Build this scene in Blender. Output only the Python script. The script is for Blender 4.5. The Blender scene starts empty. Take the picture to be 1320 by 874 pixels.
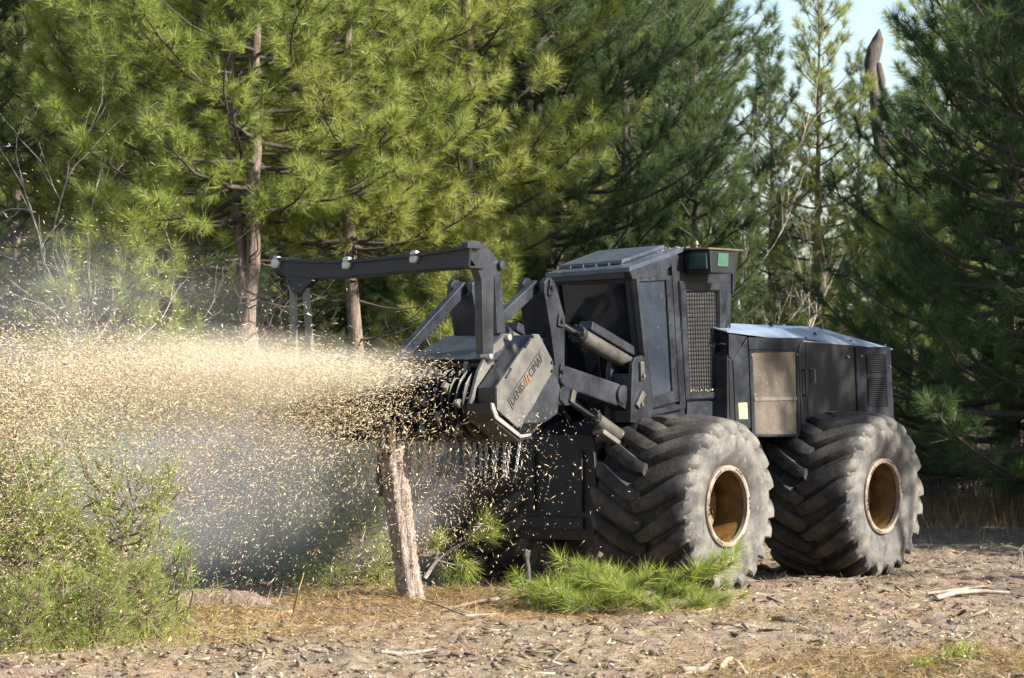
import bpy, bmesh, math, random
import numpy as np
from mathutils import Vector, Matrix
R = math.radians
sc = bpy.context.scene
C = sc.collection

# ------------------------------------------------------------------ camera
CAM_H = 2.26
FPX = 4070.0                       # focal length in photo pixels (1320 wide)
YH = 480.0                         # horizon row
cam_d = bpy.data.cameras.new('camera')
cam = bpy.data.objects.new('camera', cam_d)
C.objects.link(cam)
sc.camera = cam
cam.location = (0, 0, CAM_H)
cam.rotation_euler = (R(90), 0, 0)
cam_d.sensor_width = 36.0
cam_d.lens = 36.0 * FPX / 1320.0
cam_d.shift_y = (YH - 437.0) / 1320.0
cam_d.clip_start = 0.5
cam_d.clip_end = 3000
cam_d.dof.use_dof = True
cam_d.dof.focus_distance = 31.0
cam_d.dof.aperture_fstop = 4.2

# ------------------------------------------------------------------ sky and sun
SUN_EL, SUN_AZ = R(32), R(114)      # azimuth clockwise from +Y
w = bpy.data.worlds.new('World')
sc.world = w
w.use_nodes = True
nt = w.node_tree
bg = nt.nodes['Background']
sky = nt.nodes.new('ShaderNodeTexSky')
sky.sky_type = 'NISHITA'
sky.sun_disc = False
sky.sun_elevation = SUN_EL
sky.sun_rotation = SUN_AZ
sky.air_density = 1.0
sky.dust_density = 1.0
nt.links.new(sky.outputs[0], bg.inputs[0])
bg.inputs[1].default_value = 0.08
sun_d = bpy.data.lights.new('sun', 'SUN')
sun = bpy.data.objects.new('sun', sun_d)
C.objects.link(sun)
sun_d.energy = 5.0
sun_d.angle = R(0.53)
sun_d.color = (1.0, 0.93, 0.82)
SUNV = Vector((math.sin(SUN_AZ) * math.cos(SUN_EL), math.cos(SUN_AZ) * math.cos(SUN_EL), math.sin(SUN_EL)))
sun.rotation_euler = SUNV.to_track_quat('Z', 'Y').to_euler()
sc.view_settings.view_transform = 'Standard'
sc.view_settings.look = 'None'
sc.view_settings.exposure = 1.6
sc.view_settings.gamma = 1.0
sc.render.engine = 'CYCLES'
sc.cycles.max_bounces = 6
sc.cycles.transparent_max_bounces = 12
sc.cycles.volume_bounces = 1

# ------------------------------------------------------------------ helpers: objects
def tag(o, label=None, cat=None, group=None, kind=None):
    if label: o['label'] = label
    if cat: o['category'] = cat
    if group: o['group'] = group
    if kind: o['kind'] = kind
    return o

def empty(name, loc=(0, 0, 0), rz=0.0, parent=None):
    o = bpy.data.objects.new(name, None)
    C.objects.link(o)
    o.location = loc
    o.rotation_euler = (0, 0, rz)
    o.empty_display_size = 0.2
    if parent: o.parent = parent
    return o

def link(name, me, mats=None, parent=None):
    o = bpy.data.objects.new(name, me)
    C.objects.link(o)
    if mats is not None and len(me.materials) == 0:
        for m in (mats if isinstance(mats, (list, tuple)) else [mats]):
            me.materials.append(m)
    if parent: o.parent = parent
    return o

def copy_tree(o, parent=None):
    c = o.copy()
    C.objects.link(c)
    c.parent = parent
    for ch in o.children:
        copy_tree(ch, c)
    return c

def np_mesh(name, V, F, smooth=False, mi=None):
    """V (n,3), F (m,k) with one k"""
    V = np.asarray(V, np.float32); F = np.asarray(F, np.int32)
    me = bpy.data.meshes.new(name)
    me.vertices.add(len(V)); me.vertices.foreach_set('co', V.ravel())
    k = F.shape[1]
    me.loops.add(F.size); me.loops.foreach_set('vertex_index', F.ravel())
    me.polygons.add(len(F))
    me.polygons.foreach_set('loop_start', np.arange(0, F.size, k, dtype=np.int32))
    me.polygons.foreach_set('loop_total', np.full(len(F), k, np.int32))
    if smooth: me.polygons.foreach_set('use_smooth', np.ones(len(F), bool))
    if mi is not None: me.polygons.foreach_set('material_index', np.asarray(mi, np.int32))
    me.update(calc_edges=True)
    return me

def bm_mesh(name, bm, smooth=False, fix=True):
    if fix: bmesh.ops.recalc_face_normals(bm, faces=bm.faces)
    me = bpy.data.meshes.new(name)
    bm.to_mesh(me); bm.free()
    if smooth:
        me.polygons.foreach_set('use_smooth', np.ones(len(me.polygons), bool))
    return me

def bevel(bm, geom_verts, r, seg=2):
    vs = set(geom_verts)
    es = [e for e in bm.edges if e.verts[0] in vs and e.verts[1] in vs]
    if r > 0:
        bmesh.ops.bevel(bm, geom=es, offset=r, segments=seg, profile=0.6, affect='EDGES', clamp_overlap=True)

def add_prism(bm, pts, d0, d1, axis='y', bev=0.0):
    """polygon pts in (x,z) [axis y], (y,z) [axis x] or (x,y) [axis z] extruded d0..d1"""
    def P(a, b, d):
        return {'y': (a, d, b), 'x': (d, a, b), 'z': (a, b, d)}[axis]
    v0 = [bm.verts.new(P(a, b, d0)) for a, b in pts]
    v1 = [bm.verts.new(P(a, b, d1)) for a, b in pts]
    n = len(pts)
    bm.faces.new(v0); bm.faces.new(v1[::-1])
    for i in range(n):
        j = (i + 1) % n
        bm.faces.new((v0[i], v1[i], v1[j], v0[j]))
    if bev > 0:
        bmesh.ops.recalc_face_normals(bm, faces=[f for f in bm.faces if f.verts[0] in set(v0 + v1)])
        bevel(bm, v0 + v1, bev)

def add_box(bm, c, s, rot=None, bev=0.0):
    M = Matrix.Translation(Vector(c)) @ (rot.to_4x4() if rot else Matrix.Identity(4)) @ Matrix.Diagonal((*s, 1))
    g = bmesh.ops.create_cube(bm, size=1.0, matrix=M)
    if bev > 0: bevel(bm, g['verts'], bev)

def frame_of(p, q, up=(0, 0, 1)):
    d = (Vector(q) - Vector(p)); L = d.length; d.normalize()
    u = Vector(up)
    if abs(d.dot(u)) > 0.98: u = Vector((0, 1, 0))
    s = d.cross(u).normalized(); t = s.cross(d).normalized()
    return Matrix((d, s, t)).transposed(), L

def add_bar(bm, p, q, wid, hgt, bev=0.0, up=(0, 0, 1)):
    rot, L = frame_of(p, q, up)
    c = (Vector(p) + Vector(q)) / 2
    add_box(bm, c, (L, wid, hgt), rot, bev)

def add_cyl(bm, p, q, r0, r1=None, n=16, bev=0.0):
    r1 = r0 if r1 is None else r1
    p, q = Vector(p), Vector(q)
    d = q - p
    M = Matrix.Translation((p + q) / 2) @ d.to_track_quat('Z', 'Y').to_matrix().to_4x4()
    g = bmesh.ops.create_cone(bm, cap_ends=True, segments=n, radius1=r0, radius2=r1, depth=d.length, matrix=M)
    if bev > 0:
        vs = set(g['verts'])
        es = [e for e in bm.edges if e.verts[0] in vs and e.verts[1] in vs and abs((e.verts[0].co - e.verts[1].co).normalized().dot(d.normalized())) < .5]
        bmesh.ops.bevel(bm, geom=es, offset=bev, segments=2, profile=.6, affect='EDGES')

def add_lathe(bm, prof, n=48, axis='y', close=False):
    """prof list of (r, h); revolve about axis through origin"""
    rings = []
    for r, h in prof:
        ring = []
        for i in range(n):
            a = 2 * math.pi * i / n
            ca, sa = r * math.cos(a), r * math.sin(a)
            ring.append(bm.verts.new((ca, h, sa) if axis == 'y' else (ca, sa, h)))
        rings.append(ring)
    m = len(rings)
    fs = []
    for k in range(m if close else m - 1):
        a, b = rings[k], rings[(k + 1) % m]
        for i in range(n):
            j = (i + 1) % n
            fs.append(bm.faces.new((a[i], a[j], b[j], b[i])))
    return fs

def smooth_by_angle(me, ang=35):
    me.polygons.foreach_set('use_smooth', np.ones(len(me.polygons), bool))
    bm = bmesh.new(); bm.from_mesh(me)
    for e in bm.edges:
        e.smooth = not (len(e.link_faces) == 2 and e.calc_face_angle(0) > R(ang))
    bm.to_mesh(me); bm.free()

# ------------------------------------------------------------------ helpers: tubes and scattering in numpy
class Tubes:
    def __init__(self): self.V, self.F, self.n, self.MI = [], [], 0, []
    def add(self, P, r, k=5, rough=0.0, rng=None, mi=0):
        self.MI.append((mi, (len(P) - 1) * k, 2 * k))
        P = np.asarray(P, float); m = len(P)
        r = np.broadcast_to(np.asarray(r, float), (m,))
        T = np.gradient(P, axis=0); T /= np.linalg.norm(T, axis=1, keepdims=True) + 1e-9
        ref = np.array([0.31, 0.17, 1.0]) if abs(T[:, 2]).mean() < .8 else np.array([1.0, 0.2, 0.1])
        A = np.cross(T, ref); A /= np.linalg.norm(A, axis=1, keepdims=True) + 1e-9
        B = np.cross(T, A)
        th = np.arange(k) * 2 * np.pi / k
        rad = r[:, None] * np.ones((m, k))
        if rough and rng is not None: rad = rad * (1 + rough * rng.normal(size=(m, k)))
        V = P[:, None, :] + rad[..., None] * (np.cos(th)[None, :, None] * A[:, None, :] + np.sin(th)[None, :, None] * B[:, None, :])
        i, j = np.meshgrid(np.arange(m - 1), np.arange(k), indexing='ij')
        a = i * k + j; b = i * k + (j + 1) % k
        F = np.stack([a, b, b + k, a + k], -1).reshape(-1, 4)
        self.V.append(V.reshape(-1, 3)); self.F.append(F + self.n); self.n += m * k
        # end caps as collapsed rings
        for e, o in ((0, 0), (m - 1, (m - 1) * k)):
            cv = P[e][None]
            self.V.append(cv); ci = self.n; self.n += 1
            idx = np.arange(k) + (self.n - 1 - m * k - (0 if e == 0 else 1)) + o
            base = self.n - 1 - m * k - (0 if e == 0 else 1) + o
            idx = base + np.arange(k); nx = base + (np.arange(k) + 1) % k
            self.F.append(np.stack([idx, nx, np.full(k, ci), np.full(k, ci)], -1))
    def mesh(self, name, smooth=True):
        V = np.concatenate(self.V); F = np.concatenate(self.F)
        me = np_mesh_mixed(name, V, F, smooth)
        if any(m_[0] for m_ in self.MI):
            mi = np.concatenate([np.full(m_[1], m_[0]) for m_ in self.MI] + [np.full(m_[2], m_[0]) for m_ in self.MI]).astype(np.int32)
            me.polygons.foreach_set('material_index', mi)
        return me

def np_mesh_mixed(name, V, F, smooth):
    tri = F[:, 2] == F[:, 3]
    Q, Tn = F[~tri], F[tri][:, :3]
    me = bpy.data.meshes.new(name)
    me.vertices.add(len(V)); me.vertices.foreach_set('co', np.asarray(V, np.float32).ravel())
    li = np.concatenate([Q.ravel(), Tn.ravel()]).astype(np.int32)
    me.loops.add(len(li)); me.loops.foreach_set('vertex_index', li)
    tot = np.concatenate([np.full(len(Q), 4), np.full(len(Tn), 3)]).astype(np.int32)
    st = np.concatenate([[0], np.cumsum(tot)[:-1]]).astype(np.int32)
    me.polygons.add(len(tot)); me.polygons.foreach_set('loop_start', st); me.polygons.foreach_set('loop_total', tot)
    if smooth: me.polygons.foreach_set('use_smooth', np.ones(len(tot), bool))
    me.update(calc_edges=True)
    return me

def unit(a): return a / (np.linalg.norm(a, axis=-1, keepdims=True) + 1e-9)

def needles(P, D, S, K, rng, width=.0075, L=(.15, .22), spread=(12, 75), droop=.12):
    """tufts at P pointing D, scaled by S: K thin tapered needles each"""
    N = len(P); S = np.asarray(S, float)
    P = np.repeat(P, K, 0); D = np.repeat(unit(D), K, 0); S = np.repeat(S, K, 0)[:, None]
    rnd = unit(rng.normal(size=(N * K, 3)))
    perp = unit(np.cross(D, rnd))
    a = np.radians(rng.uniform(spread[0], spread[1], (N * K, 1)))
    d = D * np.cos(a) + perp * np.sin(a); d[:, 2] -= droop; d = unit(d)
    base = P - D * rng.uniform(0, .13, (N * K, 1)) * S
    Ln = rng.uniform(L[0], L[1], (N * K, 1)) * S
    side = unit(np.cross(d, unit(rng.normal(size=(N * K, 3)))))
    wv = side * width * (.7 + .6 * rng.random((N * K, 1))) * .5 * np.sqrt(S)
    V = np.stack([base - wv, base + wv, base + d * Ln], 1).reshape(-1, 3)
    F = np.arange(N * K * 3).reshape(-1, 3)
    return V, F

def rand_rot(n, rng, flat=0.0):
    """random rotation matrices; flat>0 keeps the local z near world z"""
    yaw = rng.uniform(0, 2 * np.pi, n)
    if flat: tx, ty = rng.normal(0, flat, n), rng.normal(0, flat, n)
    else: tx, ty = rng.uniform(0, 2 * np.pi, n), rng.uniform(0, 2 * np.pi, n)
    cz, sz, cx, sx, cy, sy = np.cos(yaw), np.sin(yaw), np.cos(tx), np.sin(tx), np.cos(ty), np.sin(ty)
    Z = np.zeros((n, 3, 3)); Z[:, 0, 0] = cz; Z[:, 0, 1] = -sz; Z[:, 1, 0] = sz; Z[:, 1, 1] = cz; Z[:, 2, 2] = 1
    X = np.zeros((n, 3, 3)); X[:, 0, 0] = 1; X[:, 1, 1] = cx; X[:, 1, 2] = -sx; X[:, 2, 1] = sx; X[:, 2, 2] = cx
    Y = np.zeros((n, 3, 3)); Y[:, 0, 0] = cy; Y[:, 0, 2] = sy; Y[:, 1, 1] = 1; Y[:, 2, 0] = -sy; Y[:, 2, 2] = cy
    return Z @ Y @ X

def scatter(tV, tF, P, Rm, S):
    """copies of template (tV,tF) at P with rotations Rm and scales S (n,3)"""
    n, m = len(P), len(tV)
    V = np.einsum('nij,nmj->nmi', Rm, tV[None] * S[:, None, :]) + P[:, None, :]
    F = (tF[None] + (np.arange(n) * m)[:, None, None]).reshape(-1, tF.shape[1])
    return V.reshape(-1, 3), F

# a chip: flat irregular splinter, closed (4 triangles)
CHIP_V = np.array([(-.5, -.28, 0), (.5, -.12, .03), (.25, .32, -.03), (-.1, .02, .22)], float)
CHIP_F = np.array([(0, 2, 1), (0, 1, 3), (1, 2, 3), (2, 0, 3)])
# a lump: uneven octahedron, 8 triangles
LUMP_V = np.array([(.5, .05, 0), (-.5, 0, .05), (.05, .5, 0), (0, -.5, -.05), (.08, .05, .45), (0, 0, -.5)], float)
LUMP_F = np.array([(0, 2, 4), (2, 1, 4), (1, 3, 4), (3, 0, 4), (2, 0, 5), (1, 2, 5), (3, 1, 5), (0, 3, 5)])
# a splinter: tapered stick with square section
SPL_V = np.array([(-.5, -.5, -.5), (-.5, .5, -.5), (-.5, .5, .5), (-.5, -.5, .5), (.5, -.25, -.2), (.5, .3, -.25), (.5, .25, .3), (.5, -.3, .2)], float)
SPL_F = np.array([(0, 1, 2, 3), (7, 6, 5, 4), (0, 4, 5, 1), (1, 5, 6, 2), (2, 6, 7, 3), (3, 7, 4, 0)])

# value noise for the ground
_rn = np.random.default_rng(5)
_tab = _rn.random((256, 256))
def vnoise(x, y):
    xi = np.floor(x).astype(int); yi = np.floor(y).astype(int)
    fx = x - xi; fy = y - yi
    fx = fx * fx * (3 - 2 * fx); fy = fy * fy * (3 - 2 * fy)
    g = lambda a, b: _tab[a % 256, b % 256]
    return (g(xi, yi) * (1 - fx) + g(xi + 1, yi) * fx) * (1 - fy) + (g(xi, yi + 1) * (1 - fx) + g(xi + 1, yi + 1) * fx) * fy - .5

def ground_z(x, y):
    x = np.asarray(x, float); y = np.asarray(y, float)
    z = .10 * vnoise(x * .45 + 3, y * .35) + .07 * vnoise(x * 1.6, y * 1.3 + 9) + .05 * vnoise(x * 4.1, y * 3.3) 
    z = z + .06 * np.abs(vnoise(x * 6.7, y * 5.3 + 4)) + .05 * vnoise(x * 9.7, y * 8.1) + .030 * vnoise(x * 21, y * 19)
    # a low mound of pine straw by the stump
    z = z + .12 * np.exp(-(((x + .75) / 1.2) ** 2 + ((y - 30.1) / .9) ** 2))
    z = z + .10 * np.exp(-(((x + 3.6) / 1.8) ** 2 + ((y - 28.5) / 1.6) ** 2))
    far = np.clip((np.hypot(x, y - 30) - 45) / 60, 0, 1)
    return z * (1 - .6 * far)

def at(px, py, D):
    """photo pixel at distance D -> world point"""
    return Vector(((px - 660) * D / FPX, D, CAM_H - (py - YH) * D / FPX))

# ------------------------------------------------------------------ helpers: materials
class NT:
    def __init__(self, name):
        self.m = bpy.data.materials.new(name); self.m.use_nodes = True
        self.t = self.m.node_tree; self.b = self.t.nodes['Principled BSDF']; self.out = self.t.nodes['Material Output']
    def n(self, typ, **kw):
        nd = self.t.nodes.new(typ)
        for k, v in kw.items():
            if k.startswith('i_'):
                key = k[2:]
                nd.inputs[int(key) if key.isdigit() else key.replace('_', ' ')].default_value = v
            else: setattr(nd, k, v)
        return nd
    def l(self, a, b): self.t.links.new(a, b)
    def coord(self, kind='Object'): return self.n('ShaderNodeTexCoord').outputs[kind]
    def noise(self, vec, scale, detail=5, rough=.6, dist=0.0):
        nd = self.n('ShaderNodeTexNoise'); nd.inputs['Scale'].default_value = scale; nd.inputs['Detail'].default_value = detail
        nd.inputs['Roughness'].default_value = rough; nd.inputs['Distortion'].default_value = dist
        if vec is not None: self.l(vec, nd.inputs['Vector'])
        return nd.outputs['Fac']
    def stretch(self, vec, s):
        nd = self.n('ShaderNodeMapping'); nd.inputs['Scale'].default_value = s; self.l(vec, nd.inputs['Vector']); return nd.outputs[0]
    def ramp(self, fac, stops, interp='LINEAR'):
        nd = self.n('ShaderNodeValToRGB'); cr = nd.color_ramp; cr.interpolation = interp
        while len(cr.elements) < len(stops): cr.elements.new(.5)
        for e, (p, c) in zip(cr.elements, stops):
            e.position = p; e.color = (*c, 1) if len(c) == 3 else c
        self.l(fac, nd.inputs[0]); return nd.outputs[0]
    def step(self, fac, a, b):
        nd = self.n('ShaderNodeMapRange'); nd.inputs[1].default_value = a; nd.inputs[2].default_value = b; nd.clamp = True
        self.l(fac, nd.inputs[0]); return nd.outputs[0]
    def mix(self, fac, a, b, mode='MIX'):
        nd = self.n('ShaderNodeMix', data_type='RGBA', blend_type=mode)
        for v, i in ((fac, 0), (a, 6), (b, 7)):
            if isinstance(v, (int, float)): nd.inputs[i].default_value = v
            elif isinstance(v, tuple): nd.inputs[i].default_value = (*v, 1)
            else: self.l(v, nd.inputs[i])
        return nd.outputs[2]
    def math(self, op, a, b):
        nd = self.n('ShaderNodeMath', operation=op)
        for v, i in ((a, 0), (b, 1)):
            if isinstance(v, (int, float)): nd.inputs[i].default_value = v
            else: self.l(v, nd.inputs[i])
        return nd.outputs[0]
    def bump(self, h, strength=.5, dist=.01):
        nd = self.n('ShaderNodeBump'); nd.inputs['Strength'].default_value = strength; nd.inputs['Distance'].default_value = dist
        self.l(h, nd.inputs['Height']); self.l(nd.outputs[0], self.b.inputs['Normal'])
    def set(self, **kw):
        for k, v in kw.items():
            i = self.b.inputs[k.replace('_', ' ')]
            if isinstance(v, tuple): i.default_value = (*v, 1) if len(v) == 3 else v
            elif isinstance(v, (int, float)): i.default_value = v
            else: self.l(v, i)
        return self

def paint(name, base, dust, amount=.45, rough=.42, speck=.5, scale=3.0):
    """worn machine paint with dust film, specks of sawdust and scratches"""
    k = NT(name); co = k.coord()
    film = k.step(k.noise(co, scale, 6, .65), .62 - amount * .5, .9 - amount * .25)
    fine = k.math('MULTIPLY', k.step(k.noise(co, 50, 2, .5), .60, .68), k.step(k.noise(co, 4, 4, .6), .42, .66))
    scr = k.step(k.noise(k.stretch(co, (30, 30, 3)), 2.2, 3, .6, .6), .66, .76)
    c = k.mix(k.math('MULTIPLY', film, .75), base, dust)
    c = k.mix(k.math('MULTIPLY', fine, speck), c, tuple(min(1, x * 1.9 + .02) for x in dust))
    c = k.mix(k.math('MULTIPLY', scr, .35), c, tuple(x * 1.6 for x in dust))
    k.set(Base_Color=c, Roughness=k.step(film, -1.1, 1.6) if False else rough)
    k.bump(k.noise(co, 40, 3), .12, .004)
    return k.m

def plain(name, col, rough=.5, metal=0.0, var=.25, scale=14, bump=.15, bscale=60):
    k = NT(name); co = k.coord()
    c = k.ramp(k.noise(co, scale, 5, .6), [(.25, tuple(x * (1 - var) for x in col)), (.75, tuple(min(1, x * (1 + var)) for x in col))])
    k.set(Base_Color=c, Roughness=rough, Metallic=metal)
    if bump: k.bump(k.noise(co, bscale, 3), bump, .004)
    return k.m

M = {}
M['paint'] = paint('black machine paint', (.0068, .0084, .0130), (.052, .057, .068), .48, .34, .45)
M['paint_dark'] = paint('matt black paint', (.005, .0055, .0075), (.022, .023, .028), .3, .5, .3)
M['roof_paint'] = paint('black roof paint with sky sheen', (.026, .032, .046), (.10, .115, .145), .50, .34, .4)  # black paint lightened towards blue, sky reflection put into the colours
k = NT('hood sheet with sky sheen'); co = k.coord()
k.set(Base_Color=k.mix(k.step(k.noise(co, 3, 6, .65), .4, .8), (.19, .23, .33), (.27, .31, .40)), Roughness=.28); k.b.inputs['Coat Weight'].default_value = .6; k.b.inputs['Coat Roughness'].default_value = .18  # blue of the reflected sky is painted into the base colour
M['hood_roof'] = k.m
M['worn_steel'] = paint('dusty worn plate', (.060, .058, .054), (.22, .20, .175), .58, .5, .3, 5)
M['head_plate'] = paint('scuffed grey head plate', (.050, .049, .047), (.175, .163, .147), .62, .42, .4, 4)
M['bare_steel'] = plain('scraped steel edge', (.36, .36, .36), .35, .6, .2)
M['brown_dirt'] = plain('dirt packed steel', (.07, .045, .022), .85, 0, .5, 9, .5, 40)
M['chrome'] = plain('chrome rod', (.6, .62, .66), .12, 1.0, .05, 5, 0)
M['barrel'] = paint('cylinder barrel dust', (.030, .028, .026), (.115, .102, .086), .6, .5, .4, 5)
M['rubber'] = None
k = NT('dusty tyre rubber'); co = k.coord()
sep = k.n('ShaderNodeSeparateXYZ'); k.l(co, sep.inputs[0]); ay = k.math('ABSOLUTE', sep.outputs[1], 0)
side = k.step(k.math('ADD', ay, k.math('MULTIPLY', k.noise(co, 7, 5, .65), .20)), .545, .70)
mud = k.step(k.noise(co, 3.2, 7, .68), .42, .66)
tr_ = k.mix(mud, (.012, .0115, .0115), (.068, .056, .044))
tr_ = k.mix(k.math('MULTIPLY', k.step(k.noise(co, 38, 4, .6), .55, .75), .4), tr_, (.12, .105, .088))
sw_ = k.mix(k.step(k.noise(co, 3.6, 7, .62, .4), .32, .58), (.040, .039, .040), (.145, .134, .118))
sw_ = k.mix(k.step(k.noise(co, 9, 5, .7), .58, .70), sw_, (.20, .180, .150))
sw_ = k.mix(k.math('MULTIPLY', k.step(k.noise(co, 2.6, 6, .68, .5), .50, .62), .75), sw_, (.030, .031, .035))
k.set(Base_Color=k.mix(side, tr_, sw_), Roughness=.78); k.bump(k.noise(co, 22, 6, .68), .45, .012); M['rubber'] = k.m
k = NT('rust brown rim paint'); co = k.coord()
c = k.ramp(k.noise(co, 6, 6, .65), [(.3, (.035, .016, .004)), (.5, (.095, .046, .007)), (.7, (.15, .080, .013))])
k.set(Base_Color=c, Roughness=.6); k.bump(k.noise(co, 40, 4), .2, .004); M['rim'] = k.m
k = NT('bare rim flange'); co = k.coord()
c = k.ramp(k.noise(co, 12, 5, .65), [(.3, (.11, .075, .05)), (.5, (.21, .163, .128)), (.7, (.29, .24, .20))])
k.set(Base_Color=c, Roughness=.55); M['flange'] = k.m
k = NT('tan dust on door'); co = k.coord()
c = k.ramp(k.noise(co, 2.2, 6, .6), [(.3, (.042, .034, .026)), (.55, (.085, .068, .051)), (.75, (.115, .094, .072))])
c = k.mix(k.step(k.noise(co, 70, 2), .68, .74), c, (.5, .45, .36))
k.set(Base_Color=c, Roughness=.6); M['tan'] = k.m
k = NT('dark safety glass'); co = k.coord()
c = k.mix(k.step(k.noise(co, 3, 6, .65), .5, .8), (.006, .007, .009), (.030, .030, .030))
k.set(Base_Color=c, Roughness=.10); M['glass'] = k.m
k = NT('scratched side glazing'); co = k.coord()
scr = k.step(k.noise(k.stretch(co, (14, 14, 5)), 2.0, 4, .7, 1.2), .62, .72)
c = k.mix(k.step(k.noise(co, 2.5, 6, .65), .35, .75), (.013, .018, .028), (.034, .041, .056))
c = k.mix(k.math('MULTIPLY', scr, .5), c, (.16, .17, .19))
k.set(Base_Color=c, Roughness=.28); M['side_glass'] = k.m
M['lens'] = plain('green lamp lens', (.045, .105, .075), .25, 0, .15, 10, 0)
M['lens_shade'] = plain('shade toned green lens', (.015, .04, .032), .3, 0, .2, 10, 0)  # lens of the front facing lamp, its shade painted into a darker green
M['letter'] = plain('black stencil lettering', (.020, .019, .018), .6, 0, .2, 30, 0)
M['orange'] = plain('orange emblem paint', (.15, .075, .03), .6, 0, .3, 30, 0)
M['sticker'] = plain('yellow sticker', (.46, .46, .17), .5, 0, .1, 30, 0)
M['radiator'] = plain('dusty radiator core', (.026, .025, .024), .8, 0, .6, 9, .3, 60)
M['brass'] = plain('yellowed edge', (.10, .085, .048), .5, .3, .3, 12, 0)

def bark(name, c0, c1, c2, sx=26, sz=5):
    k = NT(name); co = k.coord()
    st = k.stretch(co, (sx, sx, sz))
    n = k.noise(st, 1.0, 6, .62, .5)
    big = k.noise(co, 1.4, 3, .5)
    c = k.ramp(n, [(.30, c0), (.5, c1), (.68, c2)])
    c = k.mix(k.math('MULTIPLY', big, .5), c, c1)
    k.set(Base_Color=c, Roughness=.9); k.bump(n, .9, .03)
    return k.m
M['bark'] = bark('pine bark', (.045, .032, .024), (.15, .11, .085), (.27, .21, .165))
M['bark_dark'] = bark('dark pine bark', (.022, .019, .018), (.075, .063, .055), (.13, .11, .095))
M['bark_pale'] = bark('pale grey bark', (.22, .19, .16), (.36, .32, .28), (.48, .44, .39), 18, 9)
M['stub_bark'] = bark('flaky stub bark', (.06, .040, .030), (.24, .185, .155), (.46, .39, .34), 30, 7)
M['stub_bark'].node_tree.nodes['Bump'].inputs['Distance'].default_value = .05
M['twig'] = plain('brown twig', (.13, .095, .07), .9, 0, .45, 6, .3, 50)
M['twig_dark'] = plain('dark branch bark', (.055, .042, .033), .9, 0, .5, 5, .3, 50)
M['twig_pale'] = plain('weathered grey twig', (.24, .20, .165), .9, 0, .35, 5, .3, 50)
M['fresh_wood'] = plain('fresh split wood', (.42, .31, .19), .8, 0, .3, 14, .3, 50)
M['grey_wood'] = plain('weathered split wood', (.20, .17, .14), .85, 0, .35, 10, .4, 40)

def foliage(name, a, b, c2, trans=.35, scale=.9):
    k = NT(name); co = k.coord()
    oi = k.n('ShaderNodeObjectInfo')
    nz = k.noise(co, scale, 4, .65)
    col = k.ramp(nz, [(.30, a), (.5, b), (.70, c2)])
    isl = k.n('ShaderNodeNewGeometry').outputs['Random Per Island']
    big = k.noise(co, scale * .35, 3, .6)
    hs = k.n('ShaderNodeHueSaturation'); k.l(k.mix(k.step(big, .52, .70), col, (a[0] * 1.02, a[1] * .98, a[2] * .9)), hs.inputs['Color'])
    vv = k.n('ShaderNodeMapRange'); vv.inputs[3].default_value = .68; vv.inputs[4].default_value = 1.32; k.l(isl, vv.inputs[0]); k.l(vv.outputs[0], hs.inputs['Value'])
    hue = k.step(oi.outputs['Random'], -8, 9); 
    mr = k.n('ShaderNodeMapRange'); mr.inputs[3].default_value = .485; mr.inputs[4].default_value = .512; k.l(oi.outputs['Random'], mr.inputs[0]); k.l(mr.outputs[0], hs.inputs['Hue'])
    k.set(Base_Color=hs.outputs[0], Roughness=.5)
    k.b.inputs['Specular IOR Level'].default_value = .35
    tr = k.n('ShaderNodeBsdfTranslucent'); 
    tc = k.mix(.35, hs.outputs[0], (.22, .30, .04)); k.l(tc, tr.inputs[0])
    mx = k.n('ShaderNodeMixShader'); mx.inputs[0].default_value = trans + .08
    k.l(k.b.outputs[0], mx.inputs[1]); k.l(tr.outputs[0], mx.inputs[2]); k.l(mx.outputs[0], k.out.inputs[0])
    return k.m
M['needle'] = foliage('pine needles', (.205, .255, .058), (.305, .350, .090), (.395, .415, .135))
M['needle_shade'] = foliage('shade toned pine needles', (.045, .085, .034), (.072, .118, .044), (.115, .155, .052))  # darker copy of the needles, the shade on these trees put into the colour
M['needle_fresh'] = foliage('bright young pine needles', (.20, .26, .05), (.29, .35, .075), (.37, .41, .115), .4, 2)
M['leaf'] = foliage('dull olive leaves', (.075, .095, .025), (.115, .125, .035), (.165, .155, .05), .35, 1.5)
M['straw'] = foliage('dry straw', (.20, .13, .065), (.30, .20, .10), (.38, .28, .15), .2, 2)
k = NT('flying wood chip'); oi = k.n('ShaderNodeNewGeometry')
c = k.ramp(oi.outputs['Random Per Island'], [(0, (.34, .23, .12)), (.35, (.53, .41, .255)), (.75, (.63, .52, .355)), (1, (.70, .61, .46))])
k.set(Base_Color=c, Roughness=.8); M['chip'] = k.m
k = NT('ground wood litter'); oi = k.n('ShaderNodeNewGeometry')
c = k.ramp(oi.outputs['Random Per Island'], [(0, (.07, .048, .033)), (.40, (.15, .108, .074)), (.72, (.23, .175, .125)), (.93, (.33, .26, .185)), (1, (.46, .37, .27))])
k.set(Base_Color=c, Roughness=.9); M['litter'] = k.m
k = NT('dirt clod'); oi = k.n('ShaderNodeNewGeometry'); co = k.coord()
c = k.ramp(oi.outputs['Random Per Island'], [(0, (.085, .065, .050)), (.5, (.17, .135, .105)), (1, (.26, .215, .17))])
k.set(Base_Color=c, Roughness=.95); k.bump(k.noise(co, 30, 4), .5, .01); M['clod'] = k.m
k = NT('dark earth lump'); oi = k.n('ShaderNodeNewGeometry'); co = k.coord()
c = k.ramp(k.noise(co, 9, 6, .7), [(.3, (.075, .057, .043)), (.55, (.185, .148, .115)), (.75, (.29, .24, .19))])
k.set(Base_Color=c, Roughness=.95); k.bump(k.noise(co, 40, 5, .7), .8, .02); M['lump'] = k.m
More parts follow.
